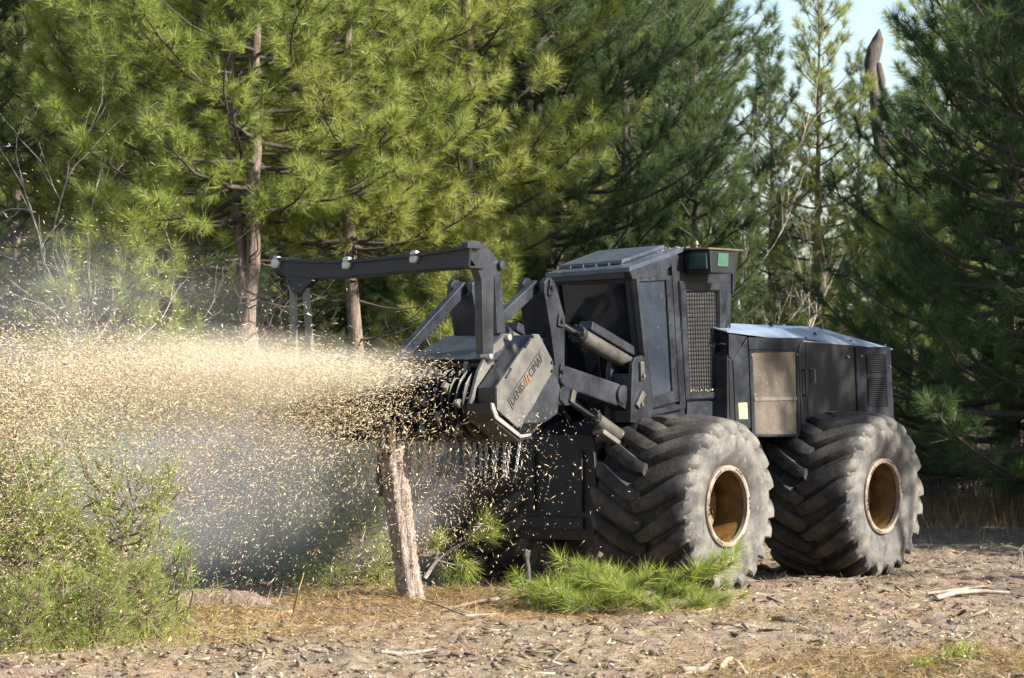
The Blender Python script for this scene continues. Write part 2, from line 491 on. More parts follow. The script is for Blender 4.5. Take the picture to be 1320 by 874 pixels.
# bare ground
k = NT('bare forest soil'); co = k.coord()
n1 = k.noise(co, .6, 6, .65); n2 = k.noise(co, 7, 8, .7); n3 = k.noise(co, 45, 4, .65)
c = k.ramp(n2, [(.30, (.080, .057, .039)), (.46, (.172, .127, .088)), (.60, (.255, .197, .142)), (.78, (.335, .268, .20))])
c = k.mix(k.math('MULTIPLY', k.step(n1, .48, .66), .55), c, (.24, .165, .105))
c = k.mix(k.step(n3, .64, .74), c, (.42, .34, .25))
c = k.mix(k.math('MULTIPLY', k.step(k.noise(co, 1.1, 5, .6), .56, .70), .4), c, (.15, .16, .085))
k.set(Base_Color=c, Roughness=.95)
k.bump(k.math('ADD', n2, k.math('MULTIPLY', n3, .5)), .8, .05); M['soil'] = k.m

# ------------------------------------------------------------------ ground sheet (one sheet to the horizon)
def axis_steps(parts):
    out = []
    for a, b, s in parts:
        out.append(np.arange(a, b, s))
    return np.concatenate(out)
xs = axis_steps([(-900, -120, 60), (-120, -24, 8), (-24, -7, .5), (-7, 8, .06), (8, 16, .2), (16, 40, 1), (40, 120, 8), (120, 901, 60)])
ys = axis_steps([(-200, 0, 40), (0, 20, 1), (20, 33, .055), (33, 44, .12), (44, 62, .25), (62, 120, 2), (120, 300, 15), (300, 1501, 100)])
X, Y = np.meshgrid(xs, ys, indexing='ij')
Z = ground_z(X, Y)
nx, ny = X.shape
ii, jj = np.meshgrid(np.arange(nx - 1), np.arange(ny - 1), indexing='ij')
a = ii * ny + jj
F = np.stack([a, a + ny, a + ny + 1, a + 1], -1).reshape(-1, 4)
g = link('ground', np_mesh('ground', np.stack([X, Y, Z], -1).reshape(-1, 3), F, True), M['soil'])
tag(g, kind='structure')
def gz(x, y): return float(ground_z(x, y))

# ================================================================== THE MACHINE
# machine frame: x forward, y to its left side, z up; origin on the ground under the front axle
PHI = math.atan2(-.813, -.582)
MO = (0.924, 32.931)
mach = empty('forestry_mulcher', (MO[0], MO[1], 0), PHI)
tag(mach, 'black four wheeled forestry mulcher shredding a pine with its raised drum head', 'forestry machine')
_U = (math.cos(PHI), math.sin(PHI)); _N = (-_U[1], _U[0])
def S(px, py, y):
    """point of the side plane y = const of the machine, as (x, z)"""
    t = (px - 660) / FPX
    x = (t * (MO[1] + y * _N[1]) - (MO[0] + y * _N[0])) / (_U[0] - t * _U[1])
    return x, CAM_H - (py - YH) * (MO[1] + x * _U[1] + y * _N[1]) / FPX
def SP(pts, y): return [S(a, b, y) for a, b in pts]
def FR(px, py, x):
    """point of the cross plane x = const of the machine, as (y, z)"""
    t = (px - 660) / FPX
    y = (t * (MO[1] + x * _U[1]) - (MO[0] + x * _U[0])) / (_N[0] - t * _N[1])
    return y, CAM_H - (py - YH) * (MO[1] + x * _U[1] + y * _N[1]) / FPX
def FP(pts, x): return [FR(a, b, x) for a, b in pts]

def part(name, bm, mat, parent, ang=None, loc=None):
    me = bm_mesh(name, bm)
    if ang: smooth_by_angle(me, ang)
    o = link(name, me, mat, parent)
    if loc is not None: o.location = loc
    return o
def prism_part(name, pts, d0, d1, mat, parent, bev=.006, axis='y'):
    bm = bmesh.new(); add_prism(bm, pts, d0, d1, axis, bev)
    return part(name, bm, mat, parent)

# ---- wheels
def tyre_mesh(side):
    """side=+1: the outer face looks to +y"""
    rng = np.random.default_rng(3)
    bm = bmesh.new()
    prof = [(.405, .49), (.44, .535), (.52, .575), (.62, .590), (.72, .580), (.77, .562), (.805, .53), (.825, .40), (.832, .2), (.834, 0),
            (.832, -.2), (.825, -.40), (.805, -.53), (.77, -.562), (.72, -.580), (.62, -.590), (.52, -.575), (.44, -.535), (.405, -.49)]
    fs = add_lathe(bm, prof, 72)
    for k_, f in enumerate(fs):
        f.smooth = True
    NL = 20
    yl = np.array([-.045, .02, .10, .18, .26, .34, .42, .49, .545, .578, .590, .588])
    rt = np.array([.918, .93, .934, .932, .926, .919, .910, .896, .872, .832, .782, .725])
    rb = np.array([.80, .80, .80, .80, .80, .79, .785, .775, .755, .735, .715, .70])
    for half in (1, -1):
        for i in range(NL):
            th0 = 2 * math.pi * (i + (0 if half > 0 else .5)) / NL
            jit = rng.normal(0, .016)
            rings = []
            for j in range(len(yl)):
                s = (yl[j] + .045) / .64
                th = th0 + jit + (.43 * s ** 1.25) + (.02 if j == 0 else 0)
                dth = .43 * 1.25 * max(s, .02) ** .25 / .64
                # unit vector across the bar in (arc, y)
                t_arc, t_y = dth * rt[j], 1.0
                n = math.hypot(t_arc, t_y); ca, cy = t_y / n, -t_arc / n
                wd = .096 * (.8, .95, 1, 1.02, 1.05, 1.08, 1.10, 1.06, .98, .86, .72, .5)[j]
                if j >= 8: ca, cy = 1.0, 0.0
                ring = []
                for w_, h_ in ((-1.0, 0), (-.78, .62), (-.60, .88), (-.15, .97), (.30, 1.0), (.60, 1.0), (.76, .72), (1.0, 0)):
                    r = rb[j] + (rt[j] - rb[j]) * h_
                    if j == 0: r = rb[j] + (rt[j] - .02 - rb[j]) * h_
                    arc = wd * w_ * ca; yy = yl[j] + wd * w_ * cy * (1 if j < 8 else 0)
                    a_ = th + arc / r
                    yb = yy if j < 8 else yl[j] - .022 + (.034, .034, .030, .012)[j - 8] * h_
                    ring.append(bm.verts.new((r * math.cos(a_), half * yb * 1.0, r * math.sin(a_))))
                rings.append(ring)
            for j in range(len(rings) - 1):
                for q in range(7):
                    f = bm.faces.new((rings[j][q], rings[j][q + 1], rings[j + 1][q + 1], rings[j + 1][q]))
                    f.smooth = True
            for e in (rings[0], rings[-1]):
                f = bm.faces.new(e)
    if side < 0:
        for v in bm.verts: v.co.y = -v.co.y
    me = bm_mesh('tyre', bm); smooth_by_angle(me, 33)
    me.materials.append(M['rubber'])
    return me
def wheel(x, y, side, spin):
    bm = bmesh.new()
    add_lathe(bm, [(.400, -.48 * side), (.385, -.40 * side), (.375, -.1 * side), (.372, .2 * side), (.372, .46 * side), (.392, .50 * side), (.400, .48 * side)], 56)
    wh = part('wheel', bm, M['rim'], mach, 40, (x, y, .90))
    wh.rotation_euler = (0, spin, 0)
    link('tyre', TYRE[side], None, wh)
    bm = bmesh.new()
    add_lathe(bm, [(.366, .500 * side), (.366, .545 * side), (.378, .555 * side), (.408, .555 * side), (.418, .545 * side), (.420, .500 * side)], 56)
    rr = part('rim_flange', bm, M['flange'], wh, 40)
    bm = bmesh.new()
    for q in range(6):
        for s_ in (-1, 0, 1):
            a_ = q * math.pi / 3 + s_ * .115
            add_box(bm, (.394 * math.cos(a_), .556 * side, .394 * math.sin(a_)), (.013, .008, .034), Matrix.Rotation(-a_, 3, 'Y'), .002)
    part('flange_slots', bm, M['letter'], wh)
    bm = bmesh.new()
    add_lathe(bm, [(.371, .16 * side), (.33, .19 * side), (.24, .15 * side), (.20, .13 * side), (.16, .19 * side), (.001, .19 * side)], 48)
    part('wheel_disc', bm, M['rim'], wh, 40)
    for q in range(10):
        a_ = q * math.pi / 5 + .3
        bm = bmesh.new()
        add_cyl(bm, (.27 * math.cos(a_), .15 * side, .27 * math.sin(a_)), (.27 * math.cos(a_), .195 * side, .27 * math.sin(a_)), .02, .018, 6)
        part('wheel_nut', bm, M['rim'] if q % 3 else M['brass'], wh)
    bm = bmesh.new()
    add_cyl(bm, (.02, .19 * side, .03), (.02, .30 * side, .03), .032, .028, 12, .006)
    part('hub_cap', bm, M['brass'], wh)
    return wh
TYRE = {1: tyre_mesh(1), -1: tyre_mesh(-1)}
wheel(0, 1.02, 1, .05)
wheel(-3.24, 1.02, 1, .21)
wheel(0, -1.02, -1, .13)
wheel(-3.24, -1.02, -1, .3)

# ---- chassis
bm = bmesh.new()
add_prism(bm, [(.75, .62), (.75, 1.35), (.35, 1.75), (-1.2, 1.75), (-1.35, .95), (-1.0, .62)], -.42, .42, 'y', .02)
add_prism(bm, [(-1.5, .72), (-1.5, 1.5), (-2.2, 1.75), (-4.75, 1.75), (-4.75, .95), (-4.2, .68)], -.44, .44, 'y', .02)
add_cyl(bm, (-1.42, 0, .6), (-1.42, 0, 1.55), .17, None, 20)
chassis = part('chassis', bm, M['paint_dark'], mach)
for x in (0, -3.24):
    bm = bmesh.new()
    add_bar(bm, (x, -.85, .9), (x, .85, .9), .34, .30, .04)
    add_cyl(bm, (x, .60, .9), (x, .88, .9), .30, .26, 24, .02)
    add_cyl(bm, (x, -.60, .9), (x, -.88, .9), .30, .26, 24, .02)
    part('axle', bm, M['paint_dark'], chassis)
# front frame plate between the front tyres with a stiffening rib and pads
bm = bmesh.new()
add_prism(bm, [(-.46, .55), (.46, .55), (.50, .95), (.44, 1.62), (-.44, 1.62), (-.50, .95)], .753, .80, 'x', .012)
part('front_plate', bm, M['paint_dark'], chassis)
bm = bmesh.new()
add_box(bm, (.82, 0, .72), (.05, .7, .12), None, .015)
add_box(bm, (.82, .30, 1.15), (.04, .07, .62), None, .012)
add_box(bm, (.82, -.30, 1.15), (.04, .07, .62), None, .012)
part('plate_ribs', bm, M['paint_dark'], chassis)
for y0, y1 in ((.45, .72), (-.72, -.45)):
    bm = bmesh.new()
    add_prism(bm, [(-.2, 1.45), (.55, 1.35), (.62, 1.5), (.3, 1.78), (-.2, 1.8)], y0, y1, 'y', .015)
    part('boom_mount', bm, M['paint_dark'], chassis)
for y0, y1 in ((.46, .72), (-.72, -.46)):
    bm = bmesh.new()
    add_prism(bm, [(-1.25, 1.10), (-.98, 1.25), (-.95, 1.55), (-2.0, 1.55), (-2.2, 1.3), (-2.05, 1.1)], y0, y1, 'y', .03)
    part('side_tank', bm, M['paint_dark'], chassis)

# ---- cab
CY = .60
CF = .42                            # the cab sits a little to its left side
hull = [S(838, 548, CY), S(829, 505, CY), S(816, 352, CY), S(862, 338, CY), S(884, 323, CY), S(940, 323, CY), S(937, 548, CY)]
xb = hull[0][0]
hull = [(hull[0][0] - .02, 1.74), (hull[2][0] - .03, hull[2][1]), (hull[3][0], hull[3][1]), (hull[4][0], 3.53), (-1.62, 3.53), (-1.60, 1.74)]
bm = bmesh.new(); add_prism(bm, hull, -CF, CY, 'y', .01)
cab = part('cab', bm, M['paint'], mach)
# windscreen, framed, in the sloping front
fa, fb = Vector((hull[0][0], 0, 1.74)), Vector((hull[1][0], 0, hull[1][1]))
fdir = (fb - fa).normalized(); fn = Vector((fdir.z, 0, -fdir.x))
def front_bar(name, y0, y1, t0, t1, depth, mat, off=0.0):
    bm = bmesh.new()
    c0 = fa + fdir * ((t0 + t1) / 2) + fn * (off + depth / 2)
    rot = Matrix((fn, Vector((0, 1, 0)), fdir)).transposed()
    add_box(bm, (c0.x, (y0 + y1) / 2, c0.z), (depth, y1 - y0, t1 - t0), rot, .006)
    return part(name, bm, mat, cab)
Lf = (fb - fa).length
front_bar('windscreen', -.33, .50, .28, Lf - .10, .012, M['glass'], .004)
front_bar('windscreen_frame', -.40, -.33, .10, Lf - .02, .05, M['paint_dark'])
front_bar('windscreen_frame', .50, .56, .10, Lf - .02, .05, M['paint_dark'])
front_bar('windscreen_frame', -.328, .498, .12, .27, .05, M['paint_dark'])
front_bar('windscreen_frame', -.328, .498, Lf - .10, Lf - .02, .05, M['paint_dark'])
front_bar('wiper', .05, .07, .30, .95, .012, M['letter'], .02)
bm = bmesh.new()
add_cyl(bm, (fa + Vector((.0, CY - .015, .04))), (fb + Vector((0, CY - .015, -.02))), .045, None, 12)
part('corner_post', bm, M['paint'], cab, 40)
bm = bmesh.new()
add_cyl(bm, (fa + Vector((.0, -CF + .015, .04))), (fb + Vector((0, -CF + .015, -.02))), .045, None, 12)
part('corner_post', bm, M['paint'], cab, 40)
def side_panel(name, px, y0, y1, mat, bev=.006):
    return prism_part(name, SP(px, y1), y0, y1, mat, cab, bev)
e = .003
def ring(name, outer, inner, y0, y1, mat, parent, bev=.004):
    """a frame: the band between two outlines with the same number of corners"""
    bm = bmesh.new(); O, I = SP(outer, y1), SP(inner, y1); n = len(O)
    A = [[bm.verts.new((p[0], y, p[1])) for p in L] for y in (y0, y1) for L in (O, I)]
    for q in range(n):
        r = (q + 1) % n
        bm.faces.new((A[2][q], A[2][r], A[3][r], A[3][q])); bm.faces.new((A[0][q], A[1][q], A[1][r], A[0][r]))
        bm.faces.new((A[0][q], A[0][r], A[2][r], A[2][q])); bm.faces.new((A[1][q], A[3][q], A[3][r], A[1][r]))
    bmesh.ops.recalc_face_normals(bm, faces=bm.faces)
    if bev: bmesh.ops.bevel(bm, geom=[e_ for e_ in bm.edges if e_.calc_face_angle(0) > .5], offset=bev, segments=2, affect='EDGES')
    return part(name, bm, mat, parent)
win = [(824, 363), (859, 361), (867, 504), (842, 513)]
side_panel('side_window', win, CY + e, CY + .012, M['side_glass'], .003)
ring('window_frame', [(820, 357), (866, 355), (876, 517), (838, 527)], win, CY + e, CY + .035, M['paint'], cab)
side_panel('riveted_strip', [(866, 340), (872, 340), (884, 524), (877, 524)], CY + e, CY + .045, M['paint'], .004)
bm = bmesh.new()
for q in range(9):
    f = q / 8
    px, py = 861.5 + 10 * f, 362 + 152 * f
    x_, z_ = S(px, py, CY + .035)
    add_cyl(bm, (x_, CY + .03, z_), (x_, CY + .043, z_), .010, .008, 8)
for q in range(4):
    x_, z_ = S(826 + 11 * q, 358.5, CY + .035); add_cyl(bm, (x_, CY + .03, z_), (x_, CY + .043, z_), .010, .008, 8)
part('rivets', bm, M['paint_dark'], cab)
side_panel('lower_ledge', [(839, 529), (884, 520), (884, 526), (840, 536)], CY + e, CY + .06, M['paint'], .006)
side_panel('lower_panel', [(886, 518), (934, 517), (934, 545), (886, 545)], CY + e, CY + .03, M['paint'], .006)
# grille door
gin = [(885, 375), (927, 374), (929, 505), (890, 506)]
ring('grille_frame', [(876, 362), (936, 366), (937, 513), (884, 515)], gin, CY + e, CY + .05, M['paint'], cab, .008)
side_panel('radiator_core', gin, CY - .002, CY + .006, M['radiator'], 0)
bm = bmesh.new()
G4 = SP(gin, CY + .035)
def gp(u, v):
    a_ = Vector(G4[0]).lerp(Vector(G4[1]), u); b_ = Vector(G4[3]).lerp(Vector(G4[2]), u)
    return a_.lerp(b_, v)
for q in range(1, 13):
    p0, p1 = gp(q / 13, 0), gp(q / 13, 1)
    add_bar(bm, (p0.x, CY + .036, p0.y), (p1.x, CY + .036, p1.y), .006, .008)
for q in range(1, 24):
    p0, p1 = gp(0, q / 24), gp(1, q / 24)
    add_bar(bm, (p0.x, CY + .028, p0.y), (p1.x, CY + .028, p1.y), .006, .006)
part('grille_mesh', bm, M['paint_dark'], cab)
V_, F_ = scatter(CHIP_V, CHIP_F, np.array([[*(lambda p: (p.x, CY + .024 + .012 * random.random(), p.y))(gp(.02 + .94 * random.random(), .972 + .022 * random.random()))] for _ in range(46)]), rand_rot(46, _rn), np.full((46, 3), .022) * (.6 + _rn.random((46, 1))))
tag(link('caught_chips', np_mesh('caught_chips', V_, F_), M['chip'], cab), kind='stuff')
# roof: a sloping front sheet with a raised second sheet, flat rear, brow
def slab(name, corners, th, mat, parent, bev=.005):
    bm = bmesh.new()
    top = [bm.verts.new(c_) for c_ in corners]; bot = [bm.verts.new((c_[0], c_[1], c_[2] - th)) for c_ in corners]
    n = len(corners); bm.faces.new(top); bm.faces.new(bot[::-1])
    for q in range(n): bm.faces.new((top[q], bot[q], bot[(q + 1) % n], top[(q + 1) % n]))
    bmesh.ops.recalc_face_normals(bm, faces=bm.faces)
    if bev: bevel(bm, list(bm.verts), bev)
    return part(name, bm, mat, parent)
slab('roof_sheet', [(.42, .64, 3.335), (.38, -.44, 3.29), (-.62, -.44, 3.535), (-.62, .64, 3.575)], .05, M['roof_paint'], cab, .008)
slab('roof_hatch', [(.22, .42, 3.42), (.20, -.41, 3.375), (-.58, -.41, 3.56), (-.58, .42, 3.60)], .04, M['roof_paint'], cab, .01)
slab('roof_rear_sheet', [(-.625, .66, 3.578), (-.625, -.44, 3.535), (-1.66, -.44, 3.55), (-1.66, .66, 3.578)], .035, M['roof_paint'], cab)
bm = bmesh.new()
add_prism(bm, [(.40, 3.285), (.36, 3.21), (-.12, 3.26), (-.50, 3.42), (-.50, 3.50)], .56, .638, 'y', .008)
part('roof_brow', bm, M['paint'], cab)
bm = bmesh.new(); add_bar(bm, (.36, -.42, 3.225), (.385, .56, 3.255), .03, .07, .008)
part('brow_lip', bm, M['paint_dark'], cab)
bm = bmesh.new()
for q in range(6):
    y_ = -.32 + q * .16
    add_cyl(bm, (.33, y_, 3.345 + y_ * .04), (.33, y_, 3.375 + y_ * .04), .016, .014, 8)
part('roof_bolts', bm, M['paint_dark'], cab)
# lamp housing at the upper rear corner of the side
LY = .93
bm = bmesh.new()
add_prism(bm, [(-.66, 3.535), (-.68, 3.30), (-1.17, 3.30), (-1.24, 3.535)], CY + .01, LY, 'y', .01)
part('lamp_housing', bm, M['paint_dark'], cab)
bm = bmesh.new(); add_prism(bm, [(-.60, 3.542), (-.60, 3.562), (-1.30, 3.562), (-1.30, 3.542)], CY - .02, LY + .02, 'y', .004)
part('housing_lid', bm, M['brass'], cab)
bm = bmesh.new(); add_prism(bm, [(.67, 3.34), (.90, 3.34), (.89, 3.51), (.68, 3.51)], -.668, -.648, 'x', .008)
part('work_light', bm, M['lens_shade'], cab)
x0, z0 = S(925, 326, LY); x1, z1 = S(937, 344, LY)
bm = bmesh.new(); add_prism(bm, [(x0, z0), (x1 - .02, z0), (x1, z1), (x0 + .02, z1)], LY - .002, LY + .014, 'y', .006)
part('work_light', bm, M['lens'], cab)
bm = bmesh.new(); add_prism(bm, [(-1.62, 3.52), (-1.70, 3.52), (-1.66, 3.18), (-1.62, 3.1)], -.42, CY + .02, 'y', .006)
part('rear_flare', bm, M['paint'], cab)
bm = bmesh.new(); add_cyl(bm, (-.75, .70, 3.56), (-.75, .70, 3.60), .02, .02, 8); add_cyl(bm, (-.75, .70, 3.60), (-.75, .70, 3.64), .035, .02, 10)
part('beacon_stub', bm, M['brass'], cab, 40)

n = 420; u = _rn.random((n, 2)); xx_ = .38 - u[:, 0] * 1.9; yy_ = -.38 + u[:, 1] * .98
zz_ = np.where(xx_ > -.6, np.interp(xx_, [-.6, .4], [3.565, 3.325]), 3.575) + (yy_ - .6) * .045 + .006 + np.where((xx_ < .2) & (xx_ > -.57) & (yy_ < .42), .028, 0)
V_, F_ = scatter(CHIP_V, CHIP_F, np.stack([xx_, yy_, zz_], -1), rand_rot(n, _rn, .2), np.full((n, 3), .020) * (.5 + _rn.random((n, 1))))
tag(link('caught_chips', np_mesh('caught_chips', V_, F_), M['chip'], cab), kind='stuff')
# ---- engine hood
HY = .80
hp = [(-1.22, 1.74), (-1.22, 2.44), (-1.36, 2.53), (-1.70, 2.585), (-2.78, 2.595), (-4.0, 2.56), (-4.80, 2.515), (-4.80, 1.74)]
bm = bmesh.new(); add_prism(bm, hp, -HY, HY, 'y', .01)
hood = part('engine_hood', bm, M['paint'], mach)
def hood_panel(name, px, y0, y1, mat, bev=.005):
    return prism_part(name, SP(px, y1), y0, y1, mat, hood, bev)
def poly_sheet(name, faces, mat, parent):
    bm = bmesh.new(); idx = {}
    for f in faces: bm.faces.new([idx.setdefault(p, None) or idx.__setitem__(p, bm.verts.new(p)) or idx[p] for p in f])
    bmesh.ops.recalc_face_normals(bm, faces=bm.faces)
    bmesh.ops.solidify(bm, geom=list(bm.faces), thickness=.012)
    return part(name, bm, mat, parent)
A1, A2, A3, A4 = (-1.20, .81, 2.695), (-2.78, .81, 2.608), (-4.0, .81, 2.573), (-4.82, .81, 2.532)
B1, B3 = (-1.20, .36, 2.80), (-3.85, .36, 2.775)
C1, C3 = (-1.20, -.36, 2.80), (-3.85, -.36, 2.775)
D1, D3, D4 = (-1.20, -.81, 2.695), (-4.0, -.81, 2.573), (-4.82, -.81, 2.532)
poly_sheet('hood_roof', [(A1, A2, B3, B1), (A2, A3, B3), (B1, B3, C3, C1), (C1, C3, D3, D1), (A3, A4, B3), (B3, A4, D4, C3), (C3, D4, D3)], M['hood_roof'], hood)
bm = bmesh.new()
for x_, y_, z_ in ((-1.5, .62, 2.735), (-2.2, .60, 2.70), (-2.75, .42, 2.765), (-2.9, .78, 2.62), (-3.4, .60, 2.68), (-3.9, .4, 2.765), (-4.0, .72, 2.60), (-4.3, .45, 2.675), (-4.75, .74, 2.555)):
    add_cyl(bm, (x_, y_, z_ - .01), (x_, y_, z_ + .03), .022, .018, 8)
part('roof_bolts', bm, M['paint_dark'], hood)
hood_panel('chamfer_panel', [(940, 430), (963, 434), (944, 462), (940, 460)], HY + e, HY + .015, M['paint'])
hood_panel('side_strip', [(945.5, 465), (963.5, 436), (969, 552), (949, 552)], HY + e, HY + .02, M['paint'])
hood_panel('side_strip', [(940, 463), (944, 466), (948, 552), (942, 552)], HY + e, HY + .012, M['paint_dark'])
hood_panel('header_panel', [(965, 435), (1034, 435.5), (1028, 450.5), (966, 450.5)], HY + e, HY + .025, M['paint'])
hood_panel('side_door', [(970, 454), (1027, 453), (1028.5, 560), (974, 560)], HY + e, HY + .02, M['tan'])
hood_panel('door_rail', [(973, 512.5), (1028, 511.5), (1028, 516), (973.5, 517)], HY + .021, HY + .03, M['worn_steel'])
ring('door_frame', [(966, 451.5), (1029, 450.8), (1033, 563), (970, 563)], [(970, 454), (1027, 453), (1028.5, 560), (974, 560)], HY + e, HY + .035, M['paint'], hood)
hood_panel('door_column', [(1030, 451), (1034, 436), (1036, 436), (1040, 540), (1034, 560)], HY + e, HY + .03, M['paint'])
hood_panel('access_panel', [(1038, 436), (1102, 448), (1106, 528), (1042, 540)], HY + e, HY + .006, M['paint_dark'])
ring('vent_panel', [(1103, 447.5), (1148, 447), (1153, 545), (1107, 545)], [(1116, 457), (1141, 457), (1144, 524), (1119, 524)], HY + e, HY + .03, M['paint'], hood, .006)
bm = bmesh.new()
for pa in ([(1116, 457), (1141, 457), (1142, 481), (1117, 481)], [(1118, 489), (1143, 489), (1144, 524), (1119, 524)]):
    Q = SP(pa, HY + .01)
    n = 10 if pa[0][1] < 470 else 14
    for q in range(n):
        v = (q + .5) / n
        a_ = Vector(Q[0]).lerp(Vector(Q[3]), v); b_ = Vector(Q[1]).lerp(Vector(Q[2]), v)
        add_box(bm, ((a_.x + b_.x) / 2, HY + .014, (a_.y + b_.y) / 2), (abs(a_.x - b_.x), .02, .012), Matrix.Rotation(R(35), 3, 'X'))
    if n == 10:
        a_, b_ = Vector(Q[3]), Vector(Q[2]); add_box(bm, ((a_.x + b_.x) / 2, HY + .012, a_.y - .03), (abs(a_.x - b_.x), .018, .06))
part('vent_louvres', bm, M['paint_dark'], hood)
hood_panel('sticker', [(952, 519.5), (963, 519), (964, 540), (953, 540)], HY + .021, HY + .024, M['sticker'], 0)
for (pa, pb, y_) in (((1034, 477), (1035, 510), HY + .03), ((1045, 476), (1046, 493), HY + .006)):
    a_, b_ = S(*pa, y_), S(*pb, y_)
    bm = bmesh.new()
    add_bar(bm, (a_[0], y_ + .045, a_[1]), (b_[0], y_ + .045, b_[1]), .022, .022, .006)
    for p_ in (a_, b_): add_bar(bm, (p_[0], y_ - .005, p_[1]), (p_[0], y_ + .045, p_[1]), .022, .022, .004)
    part('door_handle', bm, M['paint_dark'] if pa[0] < 1040 else M['worn_steel'], hood)
bm = bmesh.new()
for px, py in ((968, 458), (972, 509), (1027, 457), (1093, 460), (1110, 459), (1147, 473)):
    x_, z_ = S(px, py, HY + .03); add_cyl(bm, (x_, HY + .02, z_), (x_, HY + .045, z_), .018, .014, 8)
part('hinge_bolts', bm, M['worn_steel'], hood)

# ---- boom, links and cylinders (a pair on either side)
YB = .60
def mir(y0, y1, s): return (y0, y1) if s > 0 else (-y1, -y0)
for s in (1, -1):
    la = SP([(702, 364), (706, 358), (711, 358), (716, 366), (728, 408), (728, 486), (724, 492), (718, 488), (711, 432), (702, 376)], YB)
    bm = bmesh.new()
    add_prism(bm, la, *mir(YB - .06, YB, s), 'y', .008)
    add_prism(bm, la, *mir(YB - .32, YB - .26, s), 'y', .008)
    add_prism(bm, SP([(702, 378), (708, 384), (716, 436), (712, 436)], YB), *mir(YB - .26, YB - .06, s), 'y', .004)
    lk = part('link_arm', bm, M['paint'], mach)
    for (px, py, rx, rz) in ((708.5, 371, .04, .095), (722, 414, .07, .07), (722, 479, .035, .085)):
        x_, z_ = S(px, py, YB)
        bm = bmesh.new(); yy = s * (YB + .012)
        add_box(bm, (x_, yy, z_), (rx * 1.5, .024, rz * 1.7), Matrix.Rotation(R(-12), 3, 'Y'), .01)
        add_cyl(bm, (x_, yy, z_), (x_, s * (YB + .045), z_), .026, .024, 8)
        part('pin_keeper', bm, M['paint'], lk)
    # diagonal strut from the link top to the head
    bm = bmesh.new()
    add_bar(bm, (1.80, s * (YB - .16), 3.12), (2.72 if s > 0 else 2.98, s * (YB - .16), 2.60 if s > 0 else 2.32), .07, .12, .01)
    part('head_strut', bm, M['paint'], mach)
    # lift arm
    bm = bmesh.new()
    add_prism(bm, SP([(716, 484), (722, 470), (732, 472), (797, 494), (805, 499), (808, 510), (804, 522), (798, 524), (730, 500)], YB - .02), *mir(.36, YB - .02, s), 'y', .02)
    add_bar(bm, (*([S(800, 509, YB)[0]]), s * .5, S(800, 509, YB)[1]), (-.1, s * .5, 1.75), .2, .2, .02)
    lift = part('lift_arm', bm, M['paint'], mach)
    bm = bmesh.new()
    x_, z_ = S(801, 509, YB - .02)
    add_cyl(bm, (x_, s * (YB - .10), z_), (x_, s * (YB + .012), z_), .10, None, 20, .008)
    part('pivot_boss', bm, M['paint_dark'], lift, 40)
    # tilt cylinder (upper)
    def cyl(pa, pb, pc, r, name, guard, YC):
        A_, B_, C_ = [Vector((S(*p, YC)[0], s * YC, S(*p, YC)[1])) for p in (pa, pb, pc)]
        bm = bmesh.new(); add_cyl(bm, B_, C_, r, None, 20, .01)
        o = part(name, bm, M['barrel'], mach, 40)
        d = (C_ - B_).normalized()
        bm = bmesh.new(); add_cyl(bm, A_ - d * .04, B_ + d * .1, r * .45, None, 14); part('piston_rod', bm, M['chrome'], o, 40)
        bm = bmesh.new(); add_cyl(bm, B_ - d * .01, B_ + d * .06, r * 1.16, None, 20, .012)
        for q in range(10):
            a_ = q * math.pi / 5
            rot, _ = frame_of(B_, C_); v_ = rot @ Vector((0, math.cos(a_), math.sin(a_))) * r * 1.02
            add_cyl(bm, B_ + v_ - d * .03, B_ + v_, .014, None, 6)
        part('gland', bm, M['paint_dark'], o, 40)
        bm = bmesh.new()
        nrm = Vector((0, 1, 0)).cross(d); nrm = nrm if nrm.z > 0 else -nrm
        off = nrm * (r + (.045 if guard > 0 else .02)) * guard
        add_bar(bm, B_ + d * (.12 if guard > 0 else .16) + off, C_ + d * .02 + off, r * 1.9, .09 if guard > 0 else .05, .012, up=tuple(nrm))
        part('cylinder_guard', bm, M['paint'] if guard > 0 else M['worn_steel'], o)
        for P_ in (C_,):
            bm = bmesh.new(); add_cyl(bm, P_ + Vector((0, -.06, 0)), P_ + Vector((0, .06, 0)), .075, None, 20, .01)
            part('cylinder_eye', bm, M['paint'], o, 40)
        return o
    cyl((726, 418), (744, 430), (813, 471), .082, 'tilt_cylinder', 1, YB - .14)
    cyl((726, 511), (763, 537), (806, 568), .074, 'lift_cylinder', -1, YB - .02)
    x_, z_ = S(726, 511, YB)
    bm = bmesh.new()
    add_prism(bm, SP([(716, 503), (722, 498), (730, 501), (737, 512), (735, 521), (724, 523), (717, 515)], YB + .05), *mir(YB + .06, YB + .10, s), 'y', .008)
    eye = part('clevis_plate', bm, M['paint'], mach)
    bm = bmesh.new(); add_box(bm, (x_, s * (YB + .115), z_), (.075, .03, .13), Matrix.Rotation(R(-20), 3, 'Y'), .01); part('pin_keeper', bm, M['barrel'], eye)
    # bracket on the chassis
    bp = SP([(813, 545), (815, 470), (819, 461), (827, 458), (834, 461), (837, 470), (840, 545)], YB + .06)
    bm = bmesh.new()
    add_prism(bm, bp, *mir(YB + .02, YB + .06, s), 'y', .008)
    add_prism(bm, [(a_ + .03, b_) for a_, b_ in bp], *mir(YB - .24, YB - .18, s), 'y', .008)
    add_prism(bm, [(bp[0][0] - .02, bp[0][1]), (bp[0][0] - .02, bp[0][1] + .5), (bp[-1][0], bp[0][1] + .5), (bp[-1][0], bp[0][1])], *mir(YB - .18, YB + .02, s), 'y', .004)
    br = part('boom_bracket', bm, M['paint'], mach)
